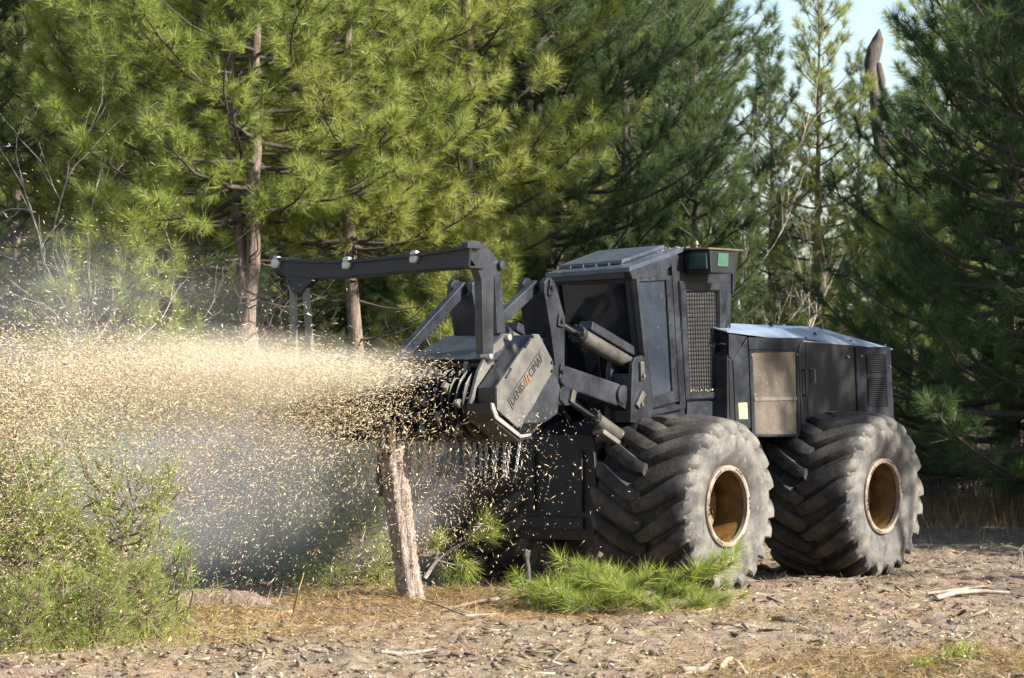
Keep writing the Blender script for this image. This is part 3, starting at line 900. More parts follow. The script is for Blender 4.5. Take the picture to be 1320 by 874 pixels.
    for (px, py, ang) in ((826, 478, 4), (824, 515, -38)):
        x_, z_ = S(px, py, YB + .06)
        bm = bmesh.new(); add_box(bm, (x_, s * (YB + .075), z_), (.075, .03, .19), Matrix.Rotation(R(ang), 3, 'Y'), .012)
        add_cyl(bm, (x_ - .0, s * (YB + .08), z_ - .05), (x_ - .0, s * (YB + .11), z_ - .05), .024, None, 8)
        part('pin_keeper', bm, M['barrel'], br)

# ---- mulcher head
HW = 1.20
outer = SP([(688, 430.5), (695, 431), (712, 464), (713, 479), (694, 511), (691, 518), (676, 541), (674, 548), (671, 555), (641, 528), (640.5, 499)], HW)
body = SP([(686, 432), (693, 432), (713, 478), (722, 498), (719, 533), (702, 545), (676, 546), (642, 524), (613, 520.5), (640, 500)], HW - .03)
body = SP([(686, 432), (693, 432), (713, 478), (722, 498), (719, 533), (702, 545), (676, 546), (670, 553), (640, 524), (640, 500)], HW - .03)
bm = bmesh.new()
# housing shell: closed rear and top, open to the front, between the side boxes
hx = [S(625, 463, .95), (2.72, 2.615), (2.42, 2.25), (2.40, 1.85), (2.62, 1.62), (3.05, 1.60), (3.10, 1.66), (2.75, 1.72), (2.56, 1.92), (2.57, 2.2), (2.80, 2.50), (3.30, 2.33)]
add_prism(bm, hx, .02, .95, 'y', .008)
hl = [(3.28, 2.30), (2.72, 2.33), (2.42, 2.2)] + hx[3:9] + [(2.57, 2.15), (2.80, 2.28), (3.28, 2.255)]
add_prism(bm, hl, -.95, .018, 'y', .008)
head = part('mulcher_head', bm, M['paint'], mach)
bm = bmesh.new(); add_prism(bm, [(2.76, 1.735), (3.05, 1.675), (3.05, 1.69), (2.78, 1.76), (2.60, 1.94), (2.60, 2.18), (2.83, 2.47), (3.27, 2.325), (3.27, 2.315), (2.80, 2.485), (2.58, 2.2), (2.575, 1.93)], .025, .948, 'y', 0)
part('dirt_lining', bm, M['brown_dirt'], head)
bm = bmesh.new(); add_box(bm, (3.30, .485, 2.345), (.03, .92, .075), None, .006)
part('front_lip', bm, M['brown_dirt'], head)
# coupling block at the rear of the head
bm = bmesh.new(); add_prism(bm, [(2.44, 1.75), (2.44, 2.45), (2.1, 2.5), (1.65, 2.3), (1.65, 2.1), (2.0, 1.75)], -.62, .62, 'y', .02)
part('coupling_block', bm, M['paint_dark'], head)
for s in (1, -1):
    yo, yi = HW, .95
    low = (lambda P: P) if s > 0 else (lambda P: [(a_, min(b_, 2.36 - .002 * q_)) for q_, (a_, b_) in enumerate(P)])
    bm = bmesh.new(); add_prism(bm, low(body), *mir(yi, HW - .03, s), 'y', .008); part('side_box', bm, M['paint'], head)
    bm = bmesh.new(); add_prism(bm, low(outer), *mir(HW - .027, HW, s), 'y', .005); sp = part('side_plate', bm, M['head_plate'], head)
    # bright frame plate at the inner edge of the side box
    fp = SP([(651, 431), (657, 434), (640, 463), (615, 500), (611, 521.5), (606, 521.5), (617, 480), (630, 452)], yi)
    bm = bmesh.new(); add_prism(bm, low(fp), *mir(yi - .04, yi - .003, s), 'y', .005); part('frame_plate', bm, M['head_plate'], head)
    for px, py in ((654, 435), (630, 459)):
        if s < 0: continue
        x_, z_ = S(px, py, yi); bm = bmesh.new()
        add_cyl(bm, (x_ + .02, s * (yi - .06), z_), (x_ + .02, s * (yi + .05), z_), .038, .034, 10, .008); part('frame_bolt', bm, M['bare_steel'], head, 40)
    # skid shoe under the side box: a bent plate
    sk = SP([(634, 520), (637, 522), (641, 536), (671, 560), (686, 559.5), (684, 562.5), (672, 569.5), (668, 569), (639, 545), (634, 534)], HW + .02)
    bm = bmesh.new(); add_prism(bm, sk, *mir(yi - .02, HW + .015, s), 'y', .006); shoe = part('skid_shoe', bm, M['paint_dark'], head)
    ed = SP([(633, 519), (636.5, 520), (642, 536), (672, 560.5), (685, 558.5), (684, 561.5), (671, 565), (638.5, 540), (634, 527)], HW + .03)
    bm = bmesh.new(); add_prism(bm, ed, *mir(HW + .016, HW + .035, s), 'y', .004); part('shoe_edge', bm, M['bare_steel'], head)
    x_, z_ = S(636, 530, HW); bm = bmesh.new(); add_cyl(bm, (x_ - .02, s * 1.09, z_), (x_ + .03, s * 1.09, z_), .045, None, 12, .006); part('shoe_bolt', bm, M['paint'], head, 40)
    if s < 0: continue
    bm = bmesh.new()
    for pa, pb in (((678, 448), (684.5, 437)), ((653, 487), (660, 475))):
        a_, b_ = S(*pa, HW), S(*pb, HW); add_bar(bm, (a_[0] + .02, s * HW, a_[1]), (b_[0] + .02, s * HW, b_[1]), .03, .02, .004)
    for px, py in ((711, 467), (711, 478), (669, 552), (686, 434)):
        x_, z_ = S(px, py, HW); add_cyl(bm, (x_, s * (HW - .005), z_), (x_, s * (HW + .014), z_), .016, None, 8)
    part('plate_clips', bm, M['paint_dark'], head)
# lettering on the outer plate: DENIS, a striped triangle, CIMAF, inside a thin border
def V3(px, py, y): x_, z_ = S(px, py, y); return Vector((x_, y, z_))
p0, p1 = V3(661.2, 526, HW), V3(702.7, 462, HW)
e1 = (p1 - p0).normalized(); e2 = Vector((0, 1, 0)).cross(e1)
if e2.z < 0: e2 = -e2
LT = (p1 - p0).length
rot = Matrix((e1, e2, e1.cross(e2))).transposed()
def word(txt, start, width, hgt):
    cu = bpy.data.curves.new('lettering', 'FONT'); cu.body = txt; cu.size = 1.0; cu.extrude = .02; cu.space_character = 1.05
    t = bpy.data.objects.new('lettering', cu); C.objects.link(t)
    dg = bpy.context.evaluated_depsgraph_get(); me = bpy.data.meshes.new_from_object(t.evaluated_get(dg))
    bpy.data.objects.remove(t)
    co = np.empty(len(me.vertices) * 3); me.vertices.foreach_get('co', co); co = co.reshape(-1, 3)
    mn, mx = co.min(0), co.max(0)
    co[:, 0] = (co[:, 0] - mn[0]) / (mx[0] - mn[0]) * width; co[:, 1] = (co[:, 1] - mn[1]) / (mx[1] - mn[1]) * hgt
    co[:, 2] = (co[:, 2] - mn[2]) / (mx[2] - mn[2]) * .005
    base = p0 + e1 * start + e2 * .014 + Vector((0, .001, 0))
    out = np.array([base + rot @ Vector(c_) for c_ in co], np.float32)
    me.vertices.foreach_set('co', out.ravel()); me.update(); me.materials.clear()
    return link('lettering', me, M['letter'], head)
word('DENIS', .02 * LT, LT * .36, .085)
word('CIMAF', .58 * LT, LT * .38, .085)
bm = bmesh.new()
for q in range(3):
    a0 = p0 + e1 * (LT * (.405 + .05 * q)); 
    bh, tp = (.085, .115, .08)[q], .022
    vs = [a0 + e2 * .004, a0 + e1 * .026 + e2 * .004, a0 + e1 * .038 + e2 * bh, a0 + e1 * .018 + e2 * bh]
    v0 = [bm.verts.new(v + Vector((0, .001, 0))) for v in vs]; v1 = [bm.verts.new(v + Vector((0, .007, 0))) for v in vs]
    bm.faces.new(v1); bm.faces.new(v0[::-1])
    for r_ in range(4): bm.faces.new((v0[r_], v0[(r_ + 1) % 4], v1[(r_ + 1) % 4], v1[r_]))
part('striped_emblem', bm, M['orange'], head)
bm = bmesh.new()
cs = [p0 - e1 * .012 - e2 * .010, p0 + e1 * LT - e2 * .010, p0 + e1 * LT + e2 * .118, p0 - e1 * .012 + e2 * .118]
for q in (2, 3): add_bar(bm, cs[q] + Vector((0, .003, 0)), cs[(q + 1) % 4] + Vector((0, .003, 0)), .006, .006)
part('lettering_border', bm, M['letter'], head)
# drum with depth rings and teeth
DX, DZ = 3.24, 1.97
bm = bmesh.new(); add_cyl(bm, (DX, -.93, DZ), (DX, .93, DZ), .27, None, 40)
drum = part('drum', bm, M['paint_dark'], head, 40)
RG = bmesh.new(); add_lathe(RG, [(.26, -.014), (.340, -.010), (.348, -.005), (.348, .005), (.340, .010), (.26, .014)], 56)
rgm = bm_mesh('drum_ring', RG); smooth_by_angle(rgm, 40)
tb = bmesh.new(); add_prism(tb, [(.25, -.05), (.33, -.045), (.41, .0), (.39, .035), (.27, .05)], -.022, .022, 'y', .005)
tbm = bm_mesh('drum_tooth', tb)
for q in range(22):
    y_ = .86 - q * .083
    o = link('drum_ring', rgm, M['paint_dark'], head); o.location = (DX, y_, DZ)
    for r_ in range(3):
        o = link('drum_tooth', tbm, M['worn_steel'], head); o.location = (DX, y_ - .043, DZ); o.rotation_euler = (0, q * .83 + r_ * 2.094, 0)
# chain curtain
lk_bm = bmesh.new()
def link_geo(bm, z, turn):
    ring_ = []
    for i in range(10):
        a_ = 2 * math.pi * i / 10
        cx, cz = .011 * math.cos(a_), .020 * math.sin(a_) + (.010 if math.sin(a_) > 0 else -.010)
        nrm = Vector((math.cos(a_), 0, math.sin(a_)))
        rr = []
        for k_ in range(5):
            b_ = 2 * math.pi * k_ / 5
            p = Vector((cx, 0, cz)) + nrm * (.0048 * math.cos(b_)) + Vector((0, .0048 * math.sin(b_), 0))
            if turn: p = Vector((p.y, p.x, p.z))
            rr.append(bm.verts.new((p.x, p.y, p.z + z)))
        ring_.append(rr)
    for i in range(10):
        for k_ in range(5):
            bm.faces.new((ring_[i][k_], ring_[(i + 1) % 10][k_], ring_[(i + 1) % 10][(k_ + 1) % 5], ring_[i][(k_ + 1) % 5]))
for q in range(7): link_geo(lk_bm, -.02 - q * .045, q % 2)
chm = bm_mesh('chain', lk_bm, True)
rngc = random.Random(4)
for q in range(22):
    o = link('chain', chm, M['bare_steel'] if q == 0 else M['worn_steel'], head)
    o.location = (3.06 if q else 3.00, 1.10 - q * .069, 1.60); o.rotation_euler = (rngc.uniform(-.12, .12), rngc.uniform(-.15, .15), rngc.uniform(-.5, .5))
    sc_ = rngc.uniform(.85, 1.12); o.scale = (1.15, 1.15, sc_)
bm = bmesh.new(); add_bar(bm, (3.06, -1.0, 1.61), (3.06, 1.12, 1.61), .05, .03, .005); part('chain_bar', bm, M['brown_dirt'], head)
# guard frame above the head
GY = 1.06
hk = SP([(604, 313), (609, 310), (617, 311), (629, 319), (640, 332), (646, 345), (645, 353), (637, 357), (636, 456), (623, 456), (621, 362), (616, 347), (608, 336), (603, 328)], GY)
br_ = SP([(637, 345), (645, 347), (652, 428), (641, 430)], GY - .10)
guard_ = None
for s in (1, -1):
    if s < 0: break
    bm = bmesh.new(); add_prism(bm, hk, *mir(GY - .09, GY, s), 'y', .008)
    gpost = part('guard_post', bm, M['paint'], head)
    bm = bmesh.new(); add_prism(bm, br_, *mir(GY - .16, GY - .10, s), 'y', .006); part('guard_brace', bm, M['paint'], head)
    x_, z_ = S(644, 342, GY); bm = bmesh.new(); add_cyl(bm, (x_, s * (GY - .1), z_), (x_, s * (GY + .04), z_), .05, .045, 10, .008); part('guard_bolt', bm, M['paint'], head, 40)
GX = 3.80
top = FP([(606, 318), (580, 322.5), (557, 326), (530, 329.5), (506, 332), (476, 335), (446, 337), (420, 337.5), (400, 337), (380, 336), (352, 333)], GX)
bot = FP([(352, 345), (363, 350), (380, 356), (405, 358.5), (448, 356), (476, 353.5), (506, 350.5), (530, 349), (557, 346.5), (604, 344)], GX)
bm = bmesh.new()
for xa, xb_, t_, b_ in ((GX - .03, GX, top, bot),):
    add_prism(bm, t_ + b_, xa, xb_, 'x', .004)
# flanges along the upper and lower edge
for q in range(len(top) - 1):
    add_bar(bm, (GX - .075, *top[q]), (GX - .075, *top[q + 1]), .22, .03, .004, up=(0, 0, 1))
for q in range(len(bot) - 1):
    add_bar(bm, (GX - .14, *bot[q]), (GX - .14, *bot[q + 1]), .24, .02, .003)
bar = part('guard_bar', bm, M['paint_dark'], head)
for px, py in ((356, 338), (447, 339), (534, 331)):
    y_, z_ = FR(px, py, GX + .02)
    bm = bmesh.new(); add_prism(bm, [(y_ - .05, z_ - .055), (y_ + .02, z_ - .06), (y_ + .05, z_ - .01), (y_ + .03, z_ + .06), (y_ - .03, z_ + .06), (y_ - .055, z_ + .02)], GX - .02, GX + .035, 'x', .014)
    part('guard_tab', bm, M['bare_steel'], head)
gus = FP([(362, 348), (408, 357), (393, 371), (388, 378), (376, 377), (368, 358)], GX - .03)
bm = bmesh.new(); add_prism(bm, gus, GX - .12, GX - .033, 'x', .006); part('guard_gusset', bm, M['paint_dark'], head)
for pa, pb in (((378, 372), (379, 475)), ((394, 368), (402, 475))):
    a_, b_ = FR(*pa, GX - .08), FR(*pb, GX - .08)
    bm = bmesh.new(); add_bar(bm, (GX - .08, *a_), (GX - .08, *b_), .05, .06, .006); part('guard_leg', bm, M['worn_steel'], head)
# hoses from the boom to the head
T = Tubes()
for s, dz in ((.12, 0), (.22, .05), (-.15, .02)):
    t = np.linspace(0, 1, 16)
    P = np.stack([.35 + 2.0 * t, np.full(16, s), 1.75 + .6 * t + .35 * np.sin(np.pi * t) + dz], -1)
    T.add(P, .022, 7)
link('hydraulic_hoses', T.mesh('hydraulic_hoses'), M['letter'], mach)

TINY = ('flange_slots', 'rivets', 'roof_bolts', 'plate_clips', 'hinge_bolts', 'grille_mesh', 'vent_louvres', 'plate_ribs', 'striped_emblem', 'lettering', 'hydraulic_hoses', 'lettering_border')
for o in C.objects:
    if o.name.split('.')[0] in TINY: o['kind'] = 'stuff'

# ================================================================== TREES
def pine_meshes(seed, H, base, r0, spread, whorl=.40, nb=(3, 5), K=92, fork=None, twig_step=.27, tuft=1.28, low_dead=True, nw=.0064, conic=1.25, mat='needle', bk='bark', full_bottom=False, fill=.78):
    rng = np.random.default_rng(seed)
    T = Tubes(); TP, TD, TS = [], [], []
    def stem_path(p0, lean, H0, H1, n, wob):
        t = np.linspace(0, 1, n)
        off = np.cumsum(rng.normal(0, wob, (n, 2)), 0); off -= off[0]
        return np.stack([p0[0] + lean[0] * t + off[:, 0], p0[1] + lean[1] * t + off[:, 1], H0 + (H1 - H0) * t], -1)
    stems = []
    if fork is None:
        P = stem_path((0, 0), rng.normal(0, .25, 2), -.15, H, 22, .025)
        rad = r0 * (1 - np.linspace(0, 1, 22) ** 1.1 * .93); rad[0] *= 1.35
        T.add(P, rad, 10, .05, rng); stems.append((P, rad, base))
    else:
        fz, gap = fork
        P0 = stem_path((0, 0), (0.0, 0), -.15, fz, 8, .012)
        T.add(P0, r0 * np.array([1.35, 1.12, 1.05, 1, .98, .97, .96, .95]), 10, .05, rng)
        for sgn, f in ((1, 1.0), (-1, .86)):
            P = stem_path(P0[-1][:2], (sgn * gap, rng.normal(0, .2)), fz - .25, H * f, 18, .03)
            P[:, 0] += sgn * gap * .45 * np.clip(np.linspace(0, 6, 18), 0, 1) * .5
            rad = r0 * (.74 if sgn > 0 else .62) * (1 - np.linspace(0, 1, 18) ** 1.1 * .93)
            T.add(P, rad, 9, .05, rng); stems.append((P, rad, max(base, fz + .2)))
    def branch(p, az, el, L, r, dead, dense=1.0):
        n = 8; s = np.linspace(0, 1, n)
        d = np.array([math.cos(az), math.sin(az)])
        sw = np.cumsum(rng.normal(0, .07, n)); sw -= sw[0]
        lat = np.array([-d[1], d[0]])
        hor = s * L * math.cos(el)
        zz = s * L * math.sin(el) + L * .16 * s ** 2.6 - L * .07 * np.sin(np.pi * s)
        P = np.stack([p[0] + d[0] * hor + lat[0] * sw * L * .35, p[1] + d[1] * hor + lat[1] * sw * L * .35, p[2] + zz + np.cumsum(rng.normal(0, .012, n))], -1)
        T.add(P, r * (1 - .82 * s), 5, mi=1)
        Tg = unit(np.gradient(P, axis=0))
        pos = np.arange(.28 * L, L, twig_step)
        if dead:
            for q in pos[::2]:
                i = min(int(q / L * (n - 1)), n - 2); b_ = P[i] + (P[i + 1] - P[i]) * (q / L * (n - 1) - i)
                dd = unit(Tg[i] + rng.normal(0, .7, 3)); T.add(np.stack([b_, b_ + dd * .25 + rng.normal(0, .03, 3), b_ + dd * .55 + rng.normal(0, .08, 3)]), [.008, .006, .003], 4, mi=1)
            return
        for q in pos:
            i = min(int(q / L * (n - 1)), n - 2); b_ = P[i] + (P[i + 1] - P[i]) * (q / L * (n - 1) - i)
            for sg in (1, -1):
                if rng.random() > fill * dense: continue
                ang = sg * rng.uniform(.5, 1.15)
                c_, s_ = math.cos(ang), math.sin(ang); g_ = Tg[i]
                dd = np.array([g_[0] * c_ - g_[1] * s_, g_[0] * s_ + g_[1] * c_, g_[2] + rng.normal(.12, .28)]); dd = unit(dd)
                tl = rng.uniform(.22, .62) * (1.15 - .5 * q / L) * min(1.3, .5 + L * .35)
                e_ = b_ + dd * tl + np.array([0, 0, .10 * tl]) + rng.normal(0, .02, 3)
                T.add(np.stack([b_, b_ + dd * tl * .55 + rng.normal(0, .02, 3), e_]), [.010, .008, .005], 4, mi=1)
                up = unit(dd + np.array([0, 0, .35]) + rng.normal(0, .15, 3))
                TP.append(e_); TD.append(up); TS.append(tuft * rng.uniform(.62, 1.3))
                if tl > .33:
                    TP.append(b_ + dd * tl * .62); TD.append(unit(up + rng.normal(0, .35, 3))); TS.append(tuft * rng.uniform(.7, .95))
        TP.append(P[-1]); TD.append(unit(Tg[-1] + np.array([0, 0, .3]))); TS.append(tuft * 1.1)
    for P, rad, b0 in stems:
        top = P[-1, 2]; z = b0
        while z < top - .25:
            u = (z - b0) / (top - b0)
            fz_ = (z - P[0, 2]) / (top - P[0, 2]) * (len(P) - 1); i = min(int(fz_), len(P) - 2); c = P[i] + (P[i + 1] - P[i]) * (fz_ - i)
            r_ = rad[i]
            az0 = rng.uniform(0, 6.28); n = rng.integers(nb[0], nb[1] + 1)
            for q in range(n):
                L = spread * ((1 - u) ** (1 / conic)) * rng.uniform(.62, 1.08) + .35
                if u < .12 and not full_bottom: L *= .6 + 3 * u
                branch(c + np.array([0, 0, rng.normal(0, .05)]), az0 + q * 6.28 / n + rng.normal(0, .25), math.radians(2 + 52 * u + rng.normal(0, 7)), L, min(.055, r_ * .42), False)
            z += whorl * rng.uniform(.75, 1.25)
        if low_dead:
            z = b0 - .15
            while z > .9:
                for q in range(rng.integers(1, 4)):
                    fz_ = (z - P[0, 2]) / (top - P[0, 2]) * (len(P) - 1); i = max(0, min(int(fz_), len(P) - 2)); c = P[i] + (P[i + 1] - P[i]) * (fz_ - i)
                    branch(c, rng.uniform(0, 6.28), math.radians(rng.normal(2, 12)), rng.uniform(.5, 1.9), .02, True)
                z -= rng.uniform(.25, .6)
        TP.append(P[-1]); TD.append(np.array([0, 0, 1.])); TS.append(tuft * 1.2)
    V, F = needles(np.array(TP), np.array(TD), np.array(TS), K, rng, nw)
    tm = T.mesh('trunk'); tm.materials.append(M[bk]); tm.materials.append(M['twig_dark' if bk != 'twig' else 'twig'])
    cm = np_mesh('crown', V, F); cm.materials.append(M[mat])
    return tm, cm
def plant_tree(name, meshes, loc, rz, scale, label, cat, group=None, names=('trunk', 'crown')):
    t = empty(name, loc, rz); t.scale = (scale,) * 3
    for nme, me in zip(names, meshes): link(nme, me, None, t)
    tag(t, label, cat, group); return t
def pxpos(px, D): x = (px - 660) * D / FPX; return (x, D, gz(x, D) - .05)

PN = {
 'fork': pine_meshes(11, 12.0, 4.5, .155, 3.4, .36, fork=(2.9, .22), K=95),
 'tall': pine_meshes(12, 12.5, 4.2, .125, 3.1, .38, K=95),
 'twin': pine_meshes(13, 13.0, 2.8, .21, 3.8, .44, fork=(1.2, .25), K=80, mat='needle_shade', bk='bark_dark'),
 'low':  pine_meshes(14, 11.5, .9, .17, 3.2, .40, K=80, mat='needle_shade', bk='bark_dark', low_dead=False, full_bottom=True),
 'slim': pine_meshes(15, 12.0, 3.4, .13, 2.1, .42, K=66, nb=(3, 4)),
 'back': pine_meshes(16, 12.5, 1.6, .15, 2.9, .46, K=60, nw=.008, twig_step=.34, mat='needle_shade', bk='bark_dark', full_bottom=True),
 'young': pine_meshes(17, 4.6, .7, .06, 1.75, .34, K=88, low_dead=False, full_bottom=True),
}
plant_tree('pine_tree', PN['fork'], pxpos(314, 44.5), .2, 1.0, 'sunlit pine with a forked brown trunk above the stream of chips', 'pine tree')
plant_tree('pine_tree', PN['tall'], pxpos(463, 45.5), 1.1, 1.0, 'sunlit pine with a slim pale trunk seen behind the guard bar', 'pine tree')
plant_tree('pine_tree', PN['tall'], pxpos(600, 47.5), 3.3, .98, 'bright green pine filling the gap above the bent guard post', 'pine tree')
plant_tree('pine_tree', PN['fork'], pxpos(185, 49.0), 2.6, 1.0, 'sunlit pine hanging over the drifting dust near the pale bare saplings', 'pine tree')
plant_tree('pine_tree', PN['young'], pxpos(150, 43.5), .6, 1.0, 'young bushy pine half veiled by the drifting dust', 'pine tree')
plant_tree('pine_tree', PN['young'], pxpos(612, 46.0), 2.6, .92, 'young bright pine between the guard post and the diagonal strut', 'pine tree')
plant_tree('pine_tree', PN['young'], pxpos(535, 49.5), 4.6, .75, 'small young pine seen under the guard bar', 'pine tree')
plant_tree('pine_tree', PN['young'], pxpos(235, 51.0), 1.6, .9, 'young pine behind the forked trunk', 'pine tree')
plant_tree('pine_tree', PN['twin'], pxpos(682, 51.0), -.35, 1.0, 'shaded pine with a dark double trunk rising behind the cab', 'pine tree')
plant_tree('pine_tree', PN['low'], pxpos(885, 57.0), .9, .72, 'green pine with low boughs right behind the cab roof lamps', 'pine tree')
plant_tree('pine_tree', PN['slim'], pxpos(1062, 68.0), .4, .93, 'slender sunlit pine standing in the gap of blue sky', 'pine tree')
plant_tree('pine_tree', PN['back'], pxpos(995, 74.0), 2.0, .80, 'shorter full pine beside the sunlit one in the sky gap', 'pine tree')
plant_tree('pine_tree', PN['back'], pxpos(1150, 67.0), 3.4, .65, 'short full pine hiding the foot of the dead snag', 'pine tree')
plant_tree('pine_tree', PN['back'], pxpos(1108, 73.0), 5.4, .76, 'short full pine between the snag and the sunlit one', 'pine tree')
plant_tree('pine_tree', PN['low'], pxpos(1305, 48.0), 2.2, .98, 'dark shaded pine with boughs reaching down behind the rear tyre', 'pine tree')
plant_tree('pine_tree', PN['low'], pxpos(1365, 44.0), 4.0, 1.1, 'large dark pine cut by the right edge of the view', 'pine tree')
plant_tree('pine_tree', PN['young'], pxpos(1165, 52.0), 5.1, 1.05, 'dark young pine just past the engine hood', 'pine tree')
plant_tree('pine_tree', PN['back'], pxpos(-40, 50.0), 1.4, 1.0, 'dark pine beyond the pale bare saplings at the left edge', 'pine tree')
rng = np.random.default_rng(21)
rows = []
for D, step in ((60, 105), (68, 95), (78, 85), (90, 75)):
    px = -120 + rng.uniform(0, 40)
    while px < 1460:
        rows.append((px, D + rng.uniform(-3, 3))); px += step * rng.uniform(.75, 1.25)
for px, D in rows:
    hole = 895 < px < 1225
    if hole and D < 72: continue
    s_ = rng.uniform(.92, 1.15) * (1 + (D - 60) * .006)
    if hole: s_ = (CAM_H + (480 - rng.uniform(230, 350)) * D / FPX) / 12.3
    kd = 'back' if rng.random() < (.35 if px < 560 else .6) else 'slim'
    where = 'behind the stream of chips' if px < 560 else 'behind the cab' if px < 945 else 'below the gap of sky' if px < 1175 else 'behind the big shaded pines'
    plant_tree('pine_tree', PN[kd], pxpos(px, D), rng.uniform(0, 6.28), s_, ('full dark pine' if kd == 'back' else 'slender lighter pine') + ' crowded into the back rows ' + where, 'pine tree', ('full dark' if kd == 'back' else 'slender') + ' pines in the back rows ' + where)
# pines of the same forest edge on the sunny side, whose shade falls across the far right of the clearing
HIGH = pine_meshes(18, 12.6, 8.3, .11, 1.05, .28, K=60, nw=.010)
plant_tree('pine_tree', HIGH, (13.9, 30.6, gz(13.9, 30.6)), 1.0, 1.0, 'thin high crowned pine standing alone past the end of the clearing', 'pine tree')
for x, y, s_ in ((13.6, 39.2, 1.0), (16.0, 37.2, 1.05), (14.2, 43.6, 1.5), (16.8, 41.0, 1.5), (14.6, 48.5, 1.5), (20.0, 41.5, 1.5), (18.5, 46.5, 1.5)):
    plant_tree('pine_tree', PN['low'], (x, y, gz(x, y)), x * 1.7, s_, 'pine of the forest edge past the end of the clearing', 'pine tree', 'pines past the end of the clearing')

# ---- bare broadleaf trees and shrubs
def bare_meshes(seed, H, r0, depth=4, spread=.5, k=5, bk='bark_pale', stems=1, leaves=0, leaf_mat='leaf', kids=(2, 4)):
    rng = np.random.default_rng(seed); T = Tubes(); LP = []
    def grow(p, d, L, r, lev):
        n = 5; P = [np.array(p, float)]; dd = np.array(d, float)
        for i in range(n - 1):
            dd = unit(dd + rng.normal(0, .16, 3) + np.array([0, 0, .05])); P.append(P[-1] + dd * L / (n - 1))
        P = np.array(P); T.add(P, np.linspace(r, r * .55, n), k if lev < 2 else 3)
        if lev >= depth - 1:
            LP.append(P[-1]); LP.append(P[2])
        if lev + 1 >= depth: return
        for q in range(rng.integers(kids[0], kids[1] + 1)):
            i = rng.integers(1, n); nd = unit(dd + rng.normal(0, spread, 3) + np.array([0, 0, .10]))
            grow(P[i], nd, L * rng.uniform(.5, .8), r * rng.uniform(.42, .62), lev + 1)
        grow(P[-1], dd, L * .75, r * .55, lev + 1)
    for s_ in range(stems):
        d = (rng.normal(0, .35), rng.normal(0, .35), 1) if stems > 1 else (rng.normal(0, .08), 0, 1)
        grow((rng.normal(0, .12 * (stems > 1)), rng.normal(0, .12 * (stems > 1)), -.1), unit(np.array(d, float)), H * .42 * rng.uniform(.7, 1.1), r0 * rng.uniform(.7, 1), 0)
    tm = T.mesh('stems'); tm.materials.append(M[bk])
    out = [tm]
    if leaves:
        LP = np.array(LP); N = len(LP) * leaves
        P = np.repeat(LP, leaves, 0) + rng.normal(0, .13, (N, 3))
        V, F = scatter(np.array([(-.5, 0, 0), (0, -.28, .05), (.5, 0, 0), (0, .28, .05)]), np.array([(0, 1, 2, 3)]), P, rand_rot(N, rng), np.full((N, 3), 1.0) * rng.uniform(.04, .085, (N, 1)))
        lm = np_mesh('leaves', V, F); lm.materials.append(M[leaf_mat]); out.append(lm)
    return out
BW = bare_meshes(31, 8.5, .075, 5, .42, kids=(2, 3))
BW2 = bare_meshes(32, 6.5, .05, 5, .45, kids=(2, 3))
for px, D, mesh, sc_, rz, lab in ((985, 62, BW, .95, 2.5, 'white branched bare tree beside the slender pines'), (948, 68, BW2, 1.0, 2.2, 'small white bare tree by the edge of the sky gap'),
                              (14, 43.5, BW, .74, 1.2, 'white stemmed bare sapling at the left edge above the dust'), (46, 44.0, BW2, .9, 3.0, 'thin white bare sapling leaning beside the stout one')):
    plant_tree('bare_tree', mesh, pxpos(px, D), rz, sc_, lab, 'bare tree', None, ('branches',))
for x, y, s_, rz in ((13.2, 30.7, 1.45, .4), (15.6, 29.4, 1.6, 2.0)):
    plant_tree('bare_tree', BW, (x, y, gz(x, y)), rz, s_, 'bare tree past the end of the clearing whose shade streaks the rear tyre', 'bare tree', 'bare trees past the clearing', ('branches',))
SB = [bare_meshes(41 + q, 1.9, .022, 4, .6, 4, ('twig', 'twig_pale', 'twig')[q], 5, (7, 5, 9)[q], ('leaf', 'straw', 'needle')[q], (3, 4)) for q in range(3)]
SBARE = bare_meshes(47, 2.0, .022, 5, .6, 4, 'twig', 5, 0, kids=(2, 4))
SPALE = bare_meshes(48, 2.0, .022, 5, .65, 4, 'twig_pale', 5, 0, kids=(2, 4))
for q in range(64):
    px = rng.uniform(-80, 1160); D = rng.uniform(47, 58) if px < 640 else rng.uniform(53, 62)
    plant_tree('shrub', SB[q % 3], pxpos(px, D), rng.uniform(0, 6.28), rng.uniform(.8, 1.35), ('olive leaved', 'straw coloured', 'dark green')[q % 3] + ' shrub in the undergrowth ' + ('beyond the stream of chips' if px < 560 else 'beyond the machine'), 'shrub', ('olive', 'straw', 'green')[q % 3] + ' shrubs ' + ('beyond the chips' if px < 560 else 'beyond the machine'), ('stems', 'leaves'))
for q in range(40):
    px = rng.uniform(1130, 1480) if q < 26 else rng.uniform(-60, 660); D = rng.uniform(47.5, 56)
    plant_tree('shrub', SBARE if q % 3 else SPALE, pxpos(px, D), rng.uniform(0, 6.28), rng.uniform(.6, 1.1), ('brown' if q % 3 else 'pale grey') + ' leafless shrub at the forest edge ' + ('past the rear tyre' if px > 700 else 'beyond the stream of chips'), 'shrub', ('brown' if q % 3 else 'grey') + ' leafless shrubs ' + ('past the rear tyre' if px > 700 else 'beyond the chips'), ('stems',))
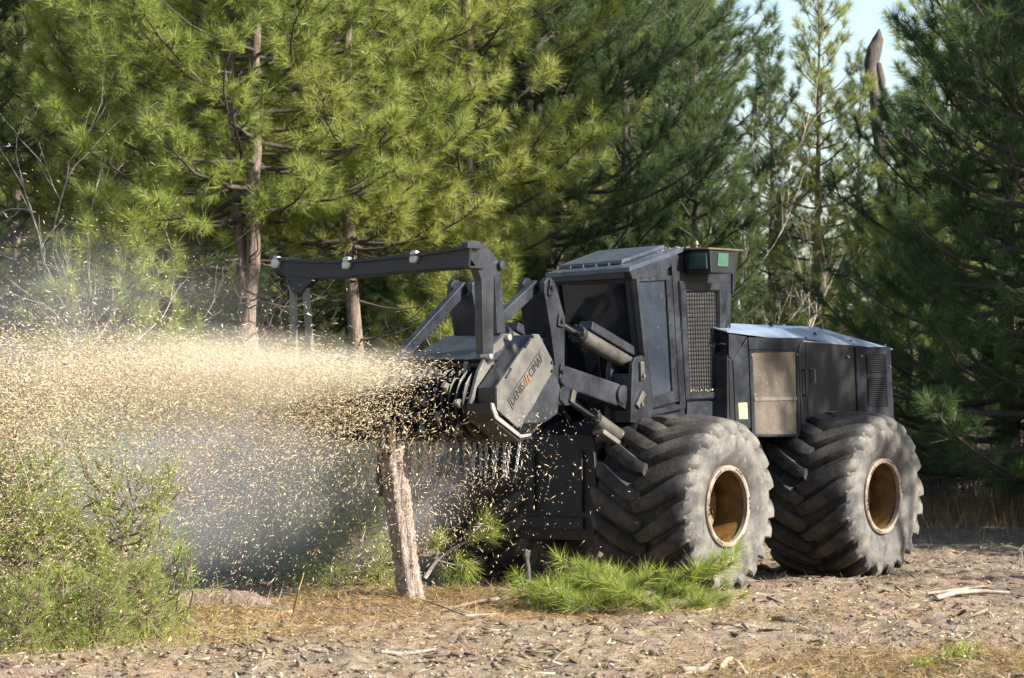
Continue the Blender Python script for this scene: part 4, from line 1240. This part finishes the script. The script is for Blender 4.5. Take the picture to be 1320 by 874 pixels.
# brush close behind the stump, which the machine has yet to reach
for q in range(30):
    D = rng.uniform(37.5, 46); px = rng.uniform(-60, 470) if D > 41 else rng.uniform(-60, 500)
    plant_tree('shrub', SB[(2, 0, 2, 1)[q % 4]], pxpos(px, D), rng.uniform(0, 6.28), rng.uniform(.55, .95), ('dark green', 'olive leaved', 'dark green', 'straw coloured')[q % 4] + ' shrub dimmed by the dust behind the stump', 'shrub', ('green', 'olive', 'green', 'straw')[q % 4] + ' shrubs in the dust', ('stems', 'leaves'))
for q in range(12):
    plant_tree('shrub', SB[(2, 0)[q % 2]], pxpos(rng.uniform(200, 500), rng.uniform(33.5, 37)), rng.uniform(0, 6.28), rng.uniform(.28, .5), 'low ' + ('dark green', 'olive leaved')[q % 2] + ' brush in the dust between the log and the stump', 'shrub', 'low ' + ('green', 'olive')[q % 2] + ' brush in the dust', ('stems', 'leaves'))
for q in range(9):
    plant_tree('shrub', SBARE, pxpos(505 + q * 15 + rng.uniform(-6, 6), rng.uniform(38.5, 43)), rng.uniform(0, 6.28), rng.uniform(.75, 1.1), 'brown leafless thicket in the dust just behind the head', 'shrub', 'brown thicket behind the head', ('stems',))
for q in range(14):
    plant_tree('shrub', SPALE if q % 2 else SBARE, pxpos(rng.uniform(-20, 640), rng.uniform(44.5, 50)), rng.uniform(0, 6.28), rng.uniform(.9, 1.5), ('pale grey' if q % 2 else 'brown') + ' tangle of bare twigs under the sunlit pines', 'shrub', ('grey' if q % 2 else 'brown') + ' tangles under the sunlit pines', ('stems',))
plant_tree('shrub', SPALE, pxpos(1052, 50.5), .7, 1.5, 'pale leafless shrub showing above the engine hood', 'shrub', None, ('stems',))
# dead snag with a torn top
T = Tubes(); x, y, z = pxpos(1132, 72)
zz = np.linspace(0, 9.1, 12)
T.add(np.stack([.25 * np.sin(zz * .4), .1 * zz / 9, zz], -1), np.linspace(.20, .12, 12), 9, .12, np.random.default_rng(2))
tp = np.array([.25 * np.sin(3.64), .1, 9.0])
T.add(np.stack([tp, tp + (-.03, 0, .35), tp + (.05, 0, .62), tp + (.14, .0, .85), tp + (.16, .02, 1.1)]), [.14, .18, .17, .11, .02], 9, .30, np.random.default_rng(3))
T.add(np.stack([tp + (.1, 0, .3), tp + (.2, -.05, -.1), tp + (.22, -.05, -.5)]), [.1, .08, .03], 6, .2, np.random.default_rng(4))
o = link('dead_snag', T.mesh('dead_snag'), M['bark_dark']); o.location = (x, y, z)
tag(o, 'dead dark snag with a torn top against the sky', 'dead tree')
# far wood that closes the view
rng = np.random.default_rng(51)
N = 3000
ang = rng.uniform(-.42, .42, N); D = rng.uniform(98, 118, N); hz = rng.random(N) ** 1.1 * np.where((ang > .05) & (ang < .15), 7.5, 13.0)
P = np.stack([np.tan(ang) * D, D, hz], -1)
V, F = needles(P, unit(rng.normal(size=(N, 3)) + np.array([0, 0, .5])), np.full(N, 4.2), 22, rng, .030)
o = link('far_woods', np_mesh('far_woods', V, F), M['needle_shade']); tag(o, 'dark mass of woodland closing the view behind the pines', 'woodland', None, 'stuff')

# ================================================================== SMALLER PLANTS
def sapling_meshes(seed, H, spread, K=40, nw=.006):
    return pine_meshes(seed, H, .10, .020, spread, .14, (3, 5), K, None, .13, .72, False, nw, 1.0, 'needle_fresh', 'twig', True, .97)
SAP = [sapling_meshes(61, 1.5, .40, 22), sapling_meshes(62, 1.25, .30, 22)]
for px, D, q, s_, lab in ((52, 26.6, 0, 1.02, 'tall bright green pine sapling standing in front of the dust'), (158, 26.9, 1, 1.08, 'narrow bright green pine sapling next to the fallen log'),
                       (5, 26.0, 1, .95, 'bushy green sapling cut by the left edge'), (110, 25.8, 1, .50, 'small green seedling between the two tall saplings'), (20, 25.3, 0, .45, 'low green seedling under the edge sapling'), (195, 26.4, 1, .55, 'short green seedling leaning on the log end'),
                       (425, 31.5, 1, .72, 'blurred green sapling in the dust left of the stump'), (475, 32.2, 0, .62, 'green sapling pressed against the shredded stump'), (375, 32.5, 1, .55, 'faint green sapling deep in the dust')):
    plant_tree('pine_sapling', SAP[q], pxpos(px, D), px * .7, s_, lab, 'sapling', None, ('stem', 'needles'))

# cut pine boughs on the ground in front of the front tyre, and the broken bough by the stump
def bough_meshes(seed, L, n, rise=.25, K=80, tuft=.95):
    rng = np.random.default_rng(seed); T = Tubes()
    s = np.linspace(0, 1, 9)
    P = np.stack([s * L, .12 * np.sin(s * 3), .05 + rise * s ** 1.5], -1); T.add(P, np.linspace(.022, .007, 9), 6)
    TP, TD, TS = [P[-1]], [unit(P[-1] - P[-3])], [tuft * 1.1]
    for q in range(n):
        i = rng.integers(2, 9); sg = 1 if q % 2 else -1
        d = unit(np.array([.8, sg * rng.uniform(.3, .9), rng.uniform(.0, .9)])); tl = rng.uniform(.12, .4)
        e_ = P[i] + d * tl; e_[2] = max(e_[2], .06)
        T.add(np.stack([P[i], P[i] + d * tl * .5, e_]), [.009, .007, .005], 4); TP.append(e_); TD.append(unit(d + np.array([0, 0, .5]))); TS.append(tuft * rng.uniform(.75, 1.1))
        if tl > .22: TP.append(P[i] + d * tl * .5); TD.append(unit(d + np.array([0, 0, .6]))); TS.append(tuft * .85)
    V, F = needles(np.array(TP), np.array(TD), np.array(TS), K, rng, .0055, (.15, .24), (8, 72), .10)
    tm = T.mesh('stem'); tm.materials.append(M['twig']); cm = np_mesh('needles', V, F); cm.materials.append(M['needle_fresh'])
    return tm, cm
BG = [bough_meshes(71, .62, 13), bough_meshes(72, .70, 15, .35), bough_meshes(73, .55, 12, .2)]
for px, D, q, rz, s_, lab in ((660, 29.6, 2, .3, .95, 'green pine bough lying nearest the shredded stump'), (712, 29.4, 0, .1, 1.0, 'green pine bough lying before the dark belly plate'), (690, 29.2, 0, .9, .8, 'flattened green pine bough at the front of the heap'),
                           (790, 29.3, 2, 2.9, .95, 'green pine bough lying ahead of the front tyre tread'), (800, 29.5, 1, .2, 1.05, 'largest tufted pine bough leaning on the front tyre'), (880, 29.6, 1, 2.8, 1.0, 'pine bough with upright tufts against the front tyre sidewall'), (850, 29.1, 2, .3, .8, 'flattened pine bough under the big tufted one'), (765, 29.5, 1, 1.2, .8, 'pine bough with its tip pointing at the belly plate'), (890, 29.3, 0, 3.4, .8, 'last pine bough of the heap, nearest the rear tyre')):
    plant_tree('pine_bough', BG[q], pxpos(px, D), rz, s_ * 1.25, lab, 'pine bough', None, ('stem', 'needles')).scale = (s_ * 1.22, s_ * 1.22, s_ * .98)
# broken bough rising from the stump
T = Tubes(); rngb = np.random.default_rng(75)
P = np.array([at(548, 745, 30.5), at(563, 722, 30.5), at(583, 708, 30.5), at(603, 697, 30.45), at(620, 676, 30.4)]); T.add(P, [.02, .018, .015, .012, .008], 6)
ends = [at(628, 668, 30.4), at(637, 683, 30.4), at(614, 690, 30.4), at(600, 742, 30.6), at(585, 752, 30.6), at(572, 738, 30.7), at(606, 730, 30.5), at(568, 690, 30.9), at(558, 700, 30.9), at(590, 722, 30.8)]
for q, e_ in enumerate(ends):
    b_ = P[4] if q < 3 else P[1 + q % 2]
    T.add(np.stack([b_, (b_ + np.array(e_)) / 2 + rngb.normal(0, .02, 3), e_]), [.009, .007, .005], 4)
V, F = needles(np.array(ends), np.array([unit(np.array(e_) - P[2] + np.array([0, 0, .05])) for e_ in ends]), np.full(len(ends), 1.1), 95, rngb, .0055, (.15, .23), (8, 80))
t = empty('broken_bough', at(548, 745, 30.5)); 
for nme, me, mt in (('stem', T.mesh('stem'), M['twig_pale']), ('needles', np_mesh('needles', V, F), M['needle_fresh'])):
    o = link(nme, me, mt, t); me.transform(Matrix.Translation(-t.location))
tag(t, 'broken pine bough with a thick green tuft hanging off the stump', 'pine bough')

# ================================================================== STUMP, LOGS, STICKS
def log_mesh(name, pts, rad, k=18, seg=26, seed=1, rough=.05, jag=(0, .0)):
    """rough round log along a smooth path; jag: ragged ends"""
    rng = np.random.default_rng(seed); pts = np.array(pts, float); rad = np.array(rad, float)
    t = np.linspace(0, len(pts) - 1, seg); i = np.clip(t.astype(int), 0, len(pts) - 2); f = (t - i)[:, None]
    P = pts[i] * (1 - f) + pts[i + 1] * f; r = rad[i] * (1 - f[:, 0]) + rad[i + 1] * f[:, 0]
    Tn = unit(np.gradient(P, axis=0)); ref = np.array([.2, 1., .1]) if abs(Tn[:, 1]).mean() < .8 else np.array([1., 0, .2])
    A = unit(np.cross(Tn, ref)); B = np.cross(Tn, A); th = np.arange(k) * 2 * np.pi / k
    rr = r[:, None] * (1 + rough * rng.normal(size=(1, k)) + rough * .8 * rng.normal(size=(seg, k)))
    V = P[:, None] + rr[..., None] * (np.cos(th)[None, :, None] * A[:, None] + np.sin(th)[None, :, None] * B[:, None])
    V[-1] += Tn[-1] * (rng.random((k, 1)) - .5) * jag[1]; V[0] -= Tn[0] * (rng.random((k, 1)) - .5) * jag[0]
    ii, jj = np.meshgrid(np.arange(seg - 1), np.arange(k), indexing='ij'); a = ii * k + jj; b = ii * k + (jj + 1) % k
    F = np.stack([a, b, b + k, a + k], -1).reshape(-1, 4)
    V = V.reshape(-1, 3); n0 = len(V); V = np.concatenate([V, P[:1], P[-1:]])
    j = np.arange(k); j2 = (j + 1) % k
    F = np.concatenate([F, np.stack([j2, j, np.full(k, n0), np.full(k, n0)], -1), np.stack([j + (seg - 1) * k, j2 + (seg - 1) * k, np.full(k, n0 + 1), np.full(k, n0 + 1)], -1)])
    me = np_mesh_mixed(name, V, F, True)
    return me
def ended(me, bark_m, wood_m):
    """bark on the sides, bare wood on the triangulated ends"""
    me.materials.append(bark_m); me.materials.append(wood_m)
    mi = np.zeros(len(me.polygons), np.int32)
    for p in me.polygons:
        if len(p.vertices) == 3: mi[p.index] = 1
    me.polygons.foreach_set('material_index', mi)
SD = 29.75
st = empty('tree_stump', at(532, 772, SD))
me = log_mesh('trunk', [at(532, 785, SD), at(530, 770, SD), at(525, 735, SD), at(520, 700, SD), at(514, 650, SD), at(509, 610, SD), at(505, 580, SD)], [.175, .128, .115, .119, .126, .132, .13], 34, 90, 5, .065, (0, .16))
me.transform(Matrix.Translation(-st.location)); ended(me, M['stub_bark'], M['fresh_wood']); link('trunk', me, None, st)
# torn upper part, bark ripped to brown splinters
for q, (pa, pb, ra) in enumerate((((500, 640), (493, 560), .08), ((510, 620), (502, 552), .075), ((518, 615), (514, 565), .05), ((507, 600), (508, 548), .05))):
    me = log_mesh('splinter', [at(*pa, SD + .05 * (q % 2)), at((pa[0] + pb[0]) / 2 - 2, (pa[1] + pb[1]) / 2, SD), at(*pb, SD)], [ra, ra * .8, ra * .25], 8, 10, 80 + q, .14, (0, .1))
    me.transform(Matrix.Translation(-st.location)); me.materials.append(M['bark_dark'] if q % 2 == 0 else M['brown_dirt']); link('splinter', me, None, st)
tag(st, 'upright pine stump being torn apart under the spinning drum', 'tree stump')

LD = 29.0
o = link('fallen_log', log_mesh('fallen_log', [at(222, 778, LD - .1), at(250, 777, LD), at(290, 777, LD), at(325, 779, LD), at(343, 783, LD)], [.115, .12, .115, .105, .07], 18, 40, 8, .07, (.1, .14)))
ended(o.data, M['bark'], M['grey_wood']); tag(o, 'short thick fallen log lying on the grass by the saplings', 'log')
WD = 32.6
o = link('splintered_log', log_mesh('splintered_log', [at(440, 770, WD + .6), at(500, 672, WD + .2), at(548, 632, WD), at(572, 625, WD), at(586, 630, WD), at(600, 635, WD)], [.10, .095, .085, .075, .035, .008], 14, 40, 9, .06, (0, .05)))
o.data.materials.append(M['grey_wood']); tag(o, 'pale splintered log sticking up behind the stump', 'log')
o = link('broken_stake', log_mesh('broken_stake', [at(680, 752, 30.2), at(681, 735, 30.2), at(679, 722, 30.2), at(678, 716, 30.2), at(680, 709, 30.2)], [.028, .025, .022, .04, .03], 10, 20, 10, .10, (0, .03)))
o.data.materials.append(M['bark_dark']); tag(o, 'small knobbed grey stake in front of the belly plate', 'stake')
def stick(name, pts, rad, mat, label, seed, k=8):
    pts = [tuple(p) for p in pts]
    o = link(name, log_mesh(name, pts, rad, k, 22, seed, .10, (.03, .03))); o.data.materials.append(M[mat]); tag(o, label, 'stick'); return o
def gp_(px, py, up=.03):
    """a point lying on the ground seen near that pixel"""
    D = CAM_H * FPX / (py - YH); x = (px - 660) * D / FPX; return (x, D, gz(x, D) + up)
stick('stick', [gp_(303, 831, .0), at(315, 822, 27.2), at(328, 809, 27.6)], [.018, .022, .014], 'bark_dark', 'dark charred stick poking up from the dirt below the log', 1)
stick('stick', [gp_(1208, 781, .04), gp_(1230, 774, .07), gp_(1262, 769, .06), gp_(1300, 768, .05)], [.025, .028, .024, .018], 'twig_pale', 'long pale curved branch on the ground past the rear tyre', 2)
stick('stick', [gp_(1195, 770, .04), gp_(1230, 764, .05), gp_(1268, 762, .04)], [.014, .016, .010], 'twig_pale', 'thin pale branch lying behind the long curved one', 3)
stick('stick', [gp_(560, 800, .05), gp_(620, 794, .07), gp_(660, 786, .06), gp_(700, 786, .05)], [.014, .018, .02, .016], 'twig', 'brown branch stretched from the stump to the boughs', 4)
stick('stick', [gp_(540, 792, .05), gp_(570, 801, .05), gp_(600, 806, .05), gp_(640, 800, .05)], [.008, .010, .010, .007], 'twig_pale', 'thin whitish twig curling below the stump', 5)
stick('stick', [gp_(490, 851, .015), gp_(520, 848, .02), gp_(562, 840, .03)], [.012, .02, .008], 'grey_wood', 'flat grey split stick on the bare dirt', 6)
stick('stick', [gp_(995, 804, .03), gp_(1010, 805, .04), gp_(1032, 803, .03)], [.022, .03, .02], 'bark_dark', 'short dark stick lying in the litter below the wheels', 7)
stick('stick', [gp_(438, 802, .02), at(446, 792, 28.6), at(450, 784, 28.6)], [.012, .012, .008], 'bark_dark', 'small dark twig standing by the straw mound', 8)
stick('stick', [gp_(375, 802, .0), at(385, 760, 28.4), at(392, 738, 28.6)], [.010, .008, .004], 'straw', 'dry yellow stalk leaning over the fallen log', 9)
stick('stick', [at(212, 775, 28.2), at(222, 735, 28.2), at(216, 700, 28.2), at(196, 655, 28.2), at(186, 640, 28.2)], [.010, .009, .007, .005, .003], 'twig', 'thin bent bare twig rising beside the narrow sapling', 10)
stick('stick', [at(40, 640, 26.0), at(30, 600, 26.0), at(14, 560, 26.0), at(0, 540, 26.0)], [.006, .006, .005, .003], 'twig_pale', 'pale grass stem arching over the tall sapling', 11)
stick('stick', [gp_(930, 862, .02), at(937, 852, 24.5), at(944, 848, 24.6)], [.022, .026, .01], 'fresh_wood', 'freshly split wooden shard at the bottom of the view', 12)
stick('stick', [gp_(962, 866, .02), at(952, 856, 24.2), at(946, 850, 24.4)], [.018, .02, .008], 'fresh_wood', 'second split shard crossing the first one', 13)
stick('stick', [gp_(880, 870, .03), gp_(905, 864, .03), gp_(922, 858, .04)], [.02, .028, .012], 'grey_wood', 'grey broken piece of wood left of the split shards', 14)
stick('stick', [gp_(1080, 868, .03), gp_(1095, 872, .03), gp_(1112, 880, .03)], [.012, .012, .010], 'bark_dark', 'dark thin branch at the bottom right of the litter', 15)
T = Tubes()
for q in range(9):
    b_ = np.array(gp_(1312 + rng.uniform(-3, 8), 726, .0)); e_ = np.array(at(1312 + rng.uniform(-4, 12), 702 + rng.uniform(0, 12), b_[1]))
    T.add(np.stack([b_, (b_ + e_) / 2 + rng.normal(0, .05, 3), e_ + rng.normal(0, .03, 3)]), [.006, .005, .003], 4)
o = link('dry_weed', T.mesh('dry_weed'), M['twig_pale']); tag(o, 'pale dry weed at the right edge of the clearing', 'weed')
gm = bare_meshes(91, .16, .004, 3, .7, 4, 'twig', 4, 9, 'needle_fresh', (2, 3))
for px, py, s_, lab in ((1238, 862, 1.0, 'small green weed on the litter near the bottom edge'), (1192, 868, .6, 'tiny green weed beside the bigger one')):
    plant_tree('green_weed', gm, gp_(px, py, 0), px, s_ * .5, lab, 'weed', None, ('stems', 'leaves'))

# ================================================================== GROUND LITTER
rng = np.random.default_rng(101)
def ground_pts(n, d0, d1, pxr=(-220, 1540), pw=-1.6):
    u = rng.random(n); e_ = pw + 1; D = (d0 ** e_ + u * (d1 ** e_ - d0 ** e_)) ** (1 / e_)
    x = rng.uniform(pxr[0] - 660, pxr[1] - 660, n) * D / FPX
    return x, D
def on_ground(x, y, up): return np.stack([x, y, ground_z(x, y) + up], -1)
n = 17000; x, y = ground_pts(n, 21.5, 42)
keep = vnoise(x * 1.3, y * 1.1) + .35 > rng.random(n) * .7; x, y = x[keep], y[keep]; n = len(x)
L = rng.lognormal(math.log(.055), .6, n).clip(.02, .30)
S_ = np.stack([L, L * rng.uniform(.10, .34, n), L * rng.uniform(.06, .2, n)], -1); S_[:, 1:] = S_[:, 1:].clip(.005, .026)
V, F = scatter(SPL_V, SPL_F, on_ground(x, y, S_[:, 2] * .4 + .006), rand_rot(n, rng, .22), S_)
tag(link('wood_litter', np_mesh('wood_litter', V, F), M['litter']), 'shredded wood and bark littering the bare ground', 'wood litter', None, 'stuff')
n = 6500; x, y = ground_pts(n, 21.5, 44)
L = rng.lognormal(math.log(.026), .5, n).clip(.010, .075)
V, F = scatter(LUMP_V, LUMP_F, on_ground(x, y, L * .12), rand_rot(n, rng, .5), np.stack([L * rng.uniform(.8, 1.8, n), L, L * rng.uniform(.25, .6, n)], -1))
tag(link('dirt_clods', np_mesh('dirt_clods', V, F), M['clod']), 'loose clods of dirt on the torn ground', 'dirt clods', None, 'stuff')
for vq in range(3):
    bm = bmesh.new(); bmesh.ops.create_icosphere(bm, subdivisions=2, radius=.5)
    tv = np.array([v.co[:] for v in bm.verts]); tf = np.array([[v.index for v in f.verts] for f in bm.faces]); bm.free()
    tv = tv * (1 + .22 * rng.normal(size=(len(tv), 1))) * (1, .85, .6)
    n = 240; x, y = ground_pts(n, 21.5, 40); L = rng.lognormal(math.log(.055), .4, n).clip(.03, .13)
    V, F = scatter(tv, tf, on_ground(x, y, L * .08), rand_rot(n, rng, .4), np.stack([L * rng.uniform(.8, 1.7, n), L, L * rng.uniform(.6, 1, n)], -1))
    tag(link('dirt_lumps', np_mesh('dirt_lumps', V, F), M['lump']), 'bigger lumps of dark earth torn from the ground', 'dirt lumps', None, 'stuff')
n = 2600; x, y = ground_pts(n, 21.5, 36)
L = rng.uniform(.02, .06, n)
V, F = scatter(CHIP_V, CHIP_F, on_ground(x, y, .010), rand_rot(n, rng, .3), np.stack([L, L, L * .7], -1))
tag(link('fallen_chips', np_mesh('fallen_chips', V, F), M['chip']), 'pale wood chips fallen on the ground', 'wood chips', None, 'stuff')
# pine straw and dry grass: thin blades
def blades(P, d, L, wdt):
    side = unit(np.cross(d, unit(rng.normal(size=d.shape)))) * (wdt * .5)
    V = np.stack([P - side, P + side, P + d * L[:, None]], 1).reshape(-1, 3)
    return V, np.arange(len(V)).reshape(-1, 3)
x, y = [], []
for cx, cy, sx, sy, m in ((-.75, 30.0, 1.0, .55, 9000), (-3.6, 27.2, 1.3, .9, 7000), (3.1, 24.0, 1.0, .7, 7000), (-2.2, 28.3, .9, .5, 3500), (1.5, 28.8, 1.5, .5, 2000)):
    x.append(rng.normal(cx, sx, m)); y.append(rng.normal(cy, sy, m))
xx, yy = ground_pts(14000, 21.5, 40); x = np.concatenate(x + [xx]); y = np.concatenate(y + [yy]); n = len(x)
d = rng.normal(size=(n, 3)); d[:, 2] = np.abs(d[:, 2]) * .28 - .02; d = unit(d)
V, F = blades(on_ground(x, y, .012), d, rng.uniform(.08, .24, n), .006)
tag(link('pine_straw', np_mesh('pine_straw', V, F), M['straw']), 'brown pine straw scattered over the ground', 'pine straw', None, 'stuff')
n = 16000; u = rng.uniform(0, 1, n); x = np.concatenate([rng.uniform(-10, 9, n // 2), rng.uniform(5.5, 13, n // 2)]); y = np.concatenate([rng.normal(47.5, 2.2, n // 2), rng.normal(50.0, 2.4, n // 2)])
d = rng.normal(size=(n, 3)) * .35; d[:, 2] = 1; d = unit(d)
V, F = blades(on_ground(x, y, -.02), d, rng.uniform(.15, .65, n), .010)
tag(link('dry_grass', np_mesh('dry_grass', V, F), M['straw']), 'dry tan grass along the foot of the forest', 'dry grass', None, 'stuff')
n = 2600; x = rng.normal(-4.0, .8, n); y = rng.normal(26.6, .75, n)
d = rng.normal(size=(n, 3)) * .45; d[:, 2] = 1; d = unit(d)
V, F = blades(on_ground(x, y, -.01), d, rng.uniform(.08, .30, n), .006)
tag(link('green_grass', np_mesh('green_grass', V, F), M['needle_fresh']), 'low green grass around the feet of the saplings', 'grass', None, 'stuff')

# ================================================================== FLYING CHIPS AND DUST
rng = np.random.default_rng(202)
U3 = np.array([_U[0], _U[1], 0]); N3 = np.array([_N[0], _N[1], 0]); O3 = np.array([MO[0], MO[1], 0])
def to_world(x, y, z): return O3 + x[:, None] * U3 + y[:, None] * N3 + z[:, None] * np.array([0, 0, 1.])
def chip_field(n_main, n_low, n_high, n_drop):
    n = n_main + n_low + n_high
    y0 = np.clip(rng.normal(-.30, .50, n), -1.1, .92); z0 = np.concatenate([rng.normal(2.26, .075, n_main), rng.normal(2.06, .17, n_low), rng.normal(2.2, .15, n_high)])
    el = np.radians(np.concatenate([rng.normal(.2, 3.0, n_main), -np.abs(rng.exponential(11, n_low)) + 1, np.abs(rng.normal(7, 7, n_high))]))
    az = np.radians(rng.normal(0, 6, n)); t = rng.random(n) ** .9 * 8.0
    el = np.clip(el, -1.25, .7)
    x = 3.55 + t * np.cos(el) * np.cos(az); y = y0 + t * np.cos(el) * np.sin(az); z = z0 + t * np.sin(el) - .006 * t ** 2
    vel = np.cos(el)[:, None] * (np.cos(az)[:, None] * U3 + np.sin(az)[:, None] * N3) + np.sin(el)[:, None] * np.array([0, 0, 1.])
    P = to_world(x, y, z)
    # falling and bouncing chips round the drum, the stump and the belly plate
    r = np.abs(rng.normal(0, 1.0, n_drop)); xd = rng.normal(3.35, .5, n_drop); yd = rng.normal(-.15, .75, n_drop); zd = 1.9 - np.abs(rng.normal(0, .75, n_drop))
    Pd = to_world(xd, yd, zd); vd = unit(rng.normal(size=(n_drop, 3)) + np.array([0, 0, -.6]))
    P = np.concatenate([P, Pd]); vel = np.concatenate([vel, vd])
    ok = (P[:, 2] > ground_z(P[:, 0], P[:, 1]) + .02) & (P[:, 1] > 22)
    return P[ok], vel[ok]
def chips(P, vel, L, jit=.30):
    n = len(P)
    e1_ = unit(vel + jit * rng.normal(size=(n, 3))); e2_ = unit(np.cross(e1_, unit(rng.normal(size=(n, 3))))); e3_ = np.cross(e1_, e2_)
    Rm = np.stack([e1_, e2_, e3_], -1)
    S_ = np.stack([L * 1.35, np.minimum(L, .022) * rng.uniform(.35, .95, n), np.minimum(L, .022) * rng.uniform(.35, .8, n)], -1)
    return scatter(CHIP_V, CHIP_F, P, Rm, S_)
P, vel = chip_field(112000, 76000, 5500, 8500)
Lc = rng.lognormal(math.log(.0150), .50, len(P)).clip(.006, .045); lw = rng.random(len(P)) < .06; Lc[lw] = rng.uniform(.035, .08, lw.sum()); near = np.linalg.norm(P - to_world(np.array([3.5]), np.array([0.]), np.array([1.6])), axis=1); Lc *= np.interp(near, [1.0, 2.6], [1.45, 1.05])
V, F = chips(P, vel, Lc)
tag(link('chip_spray', np_mesh('chip_spray', V, F), M['chip']), 'dense stream of pale wood chips shooting out of the drum', 'wood chip spray', None, 'stuff')
# the largest loose chips, each an object of its own
cm_ = []
for q in range(8):
    v = CHIP_V * (1, rng.uniform(.6, 1.2), rng.uniform(.6, 1.1)) + rng.normal(0, .05, CHIP_V.shape)
    me = np_mesh('wood_chip', v, CHIP_F); me.materials.append(M['chip']); cm_.append(me)
P, vel = chip_field(60, 170, 40, 520)
sel = rng.permutation(len(P))[:299]
for q, i in enumerate(sel):
    o = bpy.data.objects.new('wood_chip', cm_[q % 8]); C.objects.link(o)
    o.location = P[i]; o.rotation_euler = rng.uniform(0, 6.28, 3); s_ = float(rng.uniform(.026, .052)); o.scale = (s_ * 1.2, s_, s_)
    tag(o, 'large single wood chip flying clear of the dense stream', 'wood chip', 'large flying wood chips')
o = bpy.data.objects.new('wood_chip', cm_[0]); C.objects.link(o); o.location = at(178, 604, 26.2); o.rotation_euler = (.3, 1.0, .5); o.scale = (.10, .085, .06)
tag(o, 'biggest white wood chip flying above the narrow sapling', 'wood chip')
# dust: soft blobs of thin volume
def dust(c, rad, dens, col, label):
    bm = bmesh.new(); bmesh.ops.create_icosphere(bm, subdivisions=3, radius=1.0); me = bm_mesh('dust_cloud', bm)
    o = link('dust_cloud', me); o.location = c; o.scale = rad; tag(o, label, 'dust cloud', None, 'stuff')
    k = NT('airborne dust'); k.t.nodes.remove(k.b)
    pv = k.n('ShaderNodeVolumePrincipled'); pv.inputs['Color'].default_value = (*col, 1); pv.inputs['Anisotropy'].default_value = .2
    co = k.coord('Object'); ln = k.n('ShaderNodeVectorMath', operation='LENGTH'); k.l(co, ln.inputs[0])
    fall = k.step(ln.outputs['Value'], 1.0, .15)
    nz = k.step(k.noise(co, 2.0, 4, .6, .6), .34, .66)
    dn = k.math('MULTIPLY', k.math('MULTIPLY', fall, nz), dens); k.l(dn, pv.inputs['Density']); k.l(pv.outputs[0], k.out.inputs['Volume'])
    k.m.cycles.volume_sampling = 'EQUIANGULAR' if False else 'MULTIPLE_IMPORTANCE'
    me.materials.append(k.m)
dust(at(290, 620, 31.4), (2.6, 1.6, 1.15), 1.15, (.80, .82, .88), 'bluish grey dust hanging beneath the stream of chips')
dust(at(560, 640, 33.6), (1.0, .8, .6), .8, (.80, .81, .85), 'grey dust drifting between the stump and the front tyres')
dust(at(215, 600, 29.0), (1.75, 1.0, 1.15), .75, (.88, .85, .80), 'pale tan dust filling the air over the fallen log')
dust(at(60, 410, 29.5), (2.4, 2.0, 1.0), .14, (.92, .92, .92), 'thin whitish dust drifting before the trees')
dust(at(235, 474, 27.9), (2.3, 1.4, .42), 1.4, (.94, .86, .70), 'tan sawdust haze inside the stream of chips')
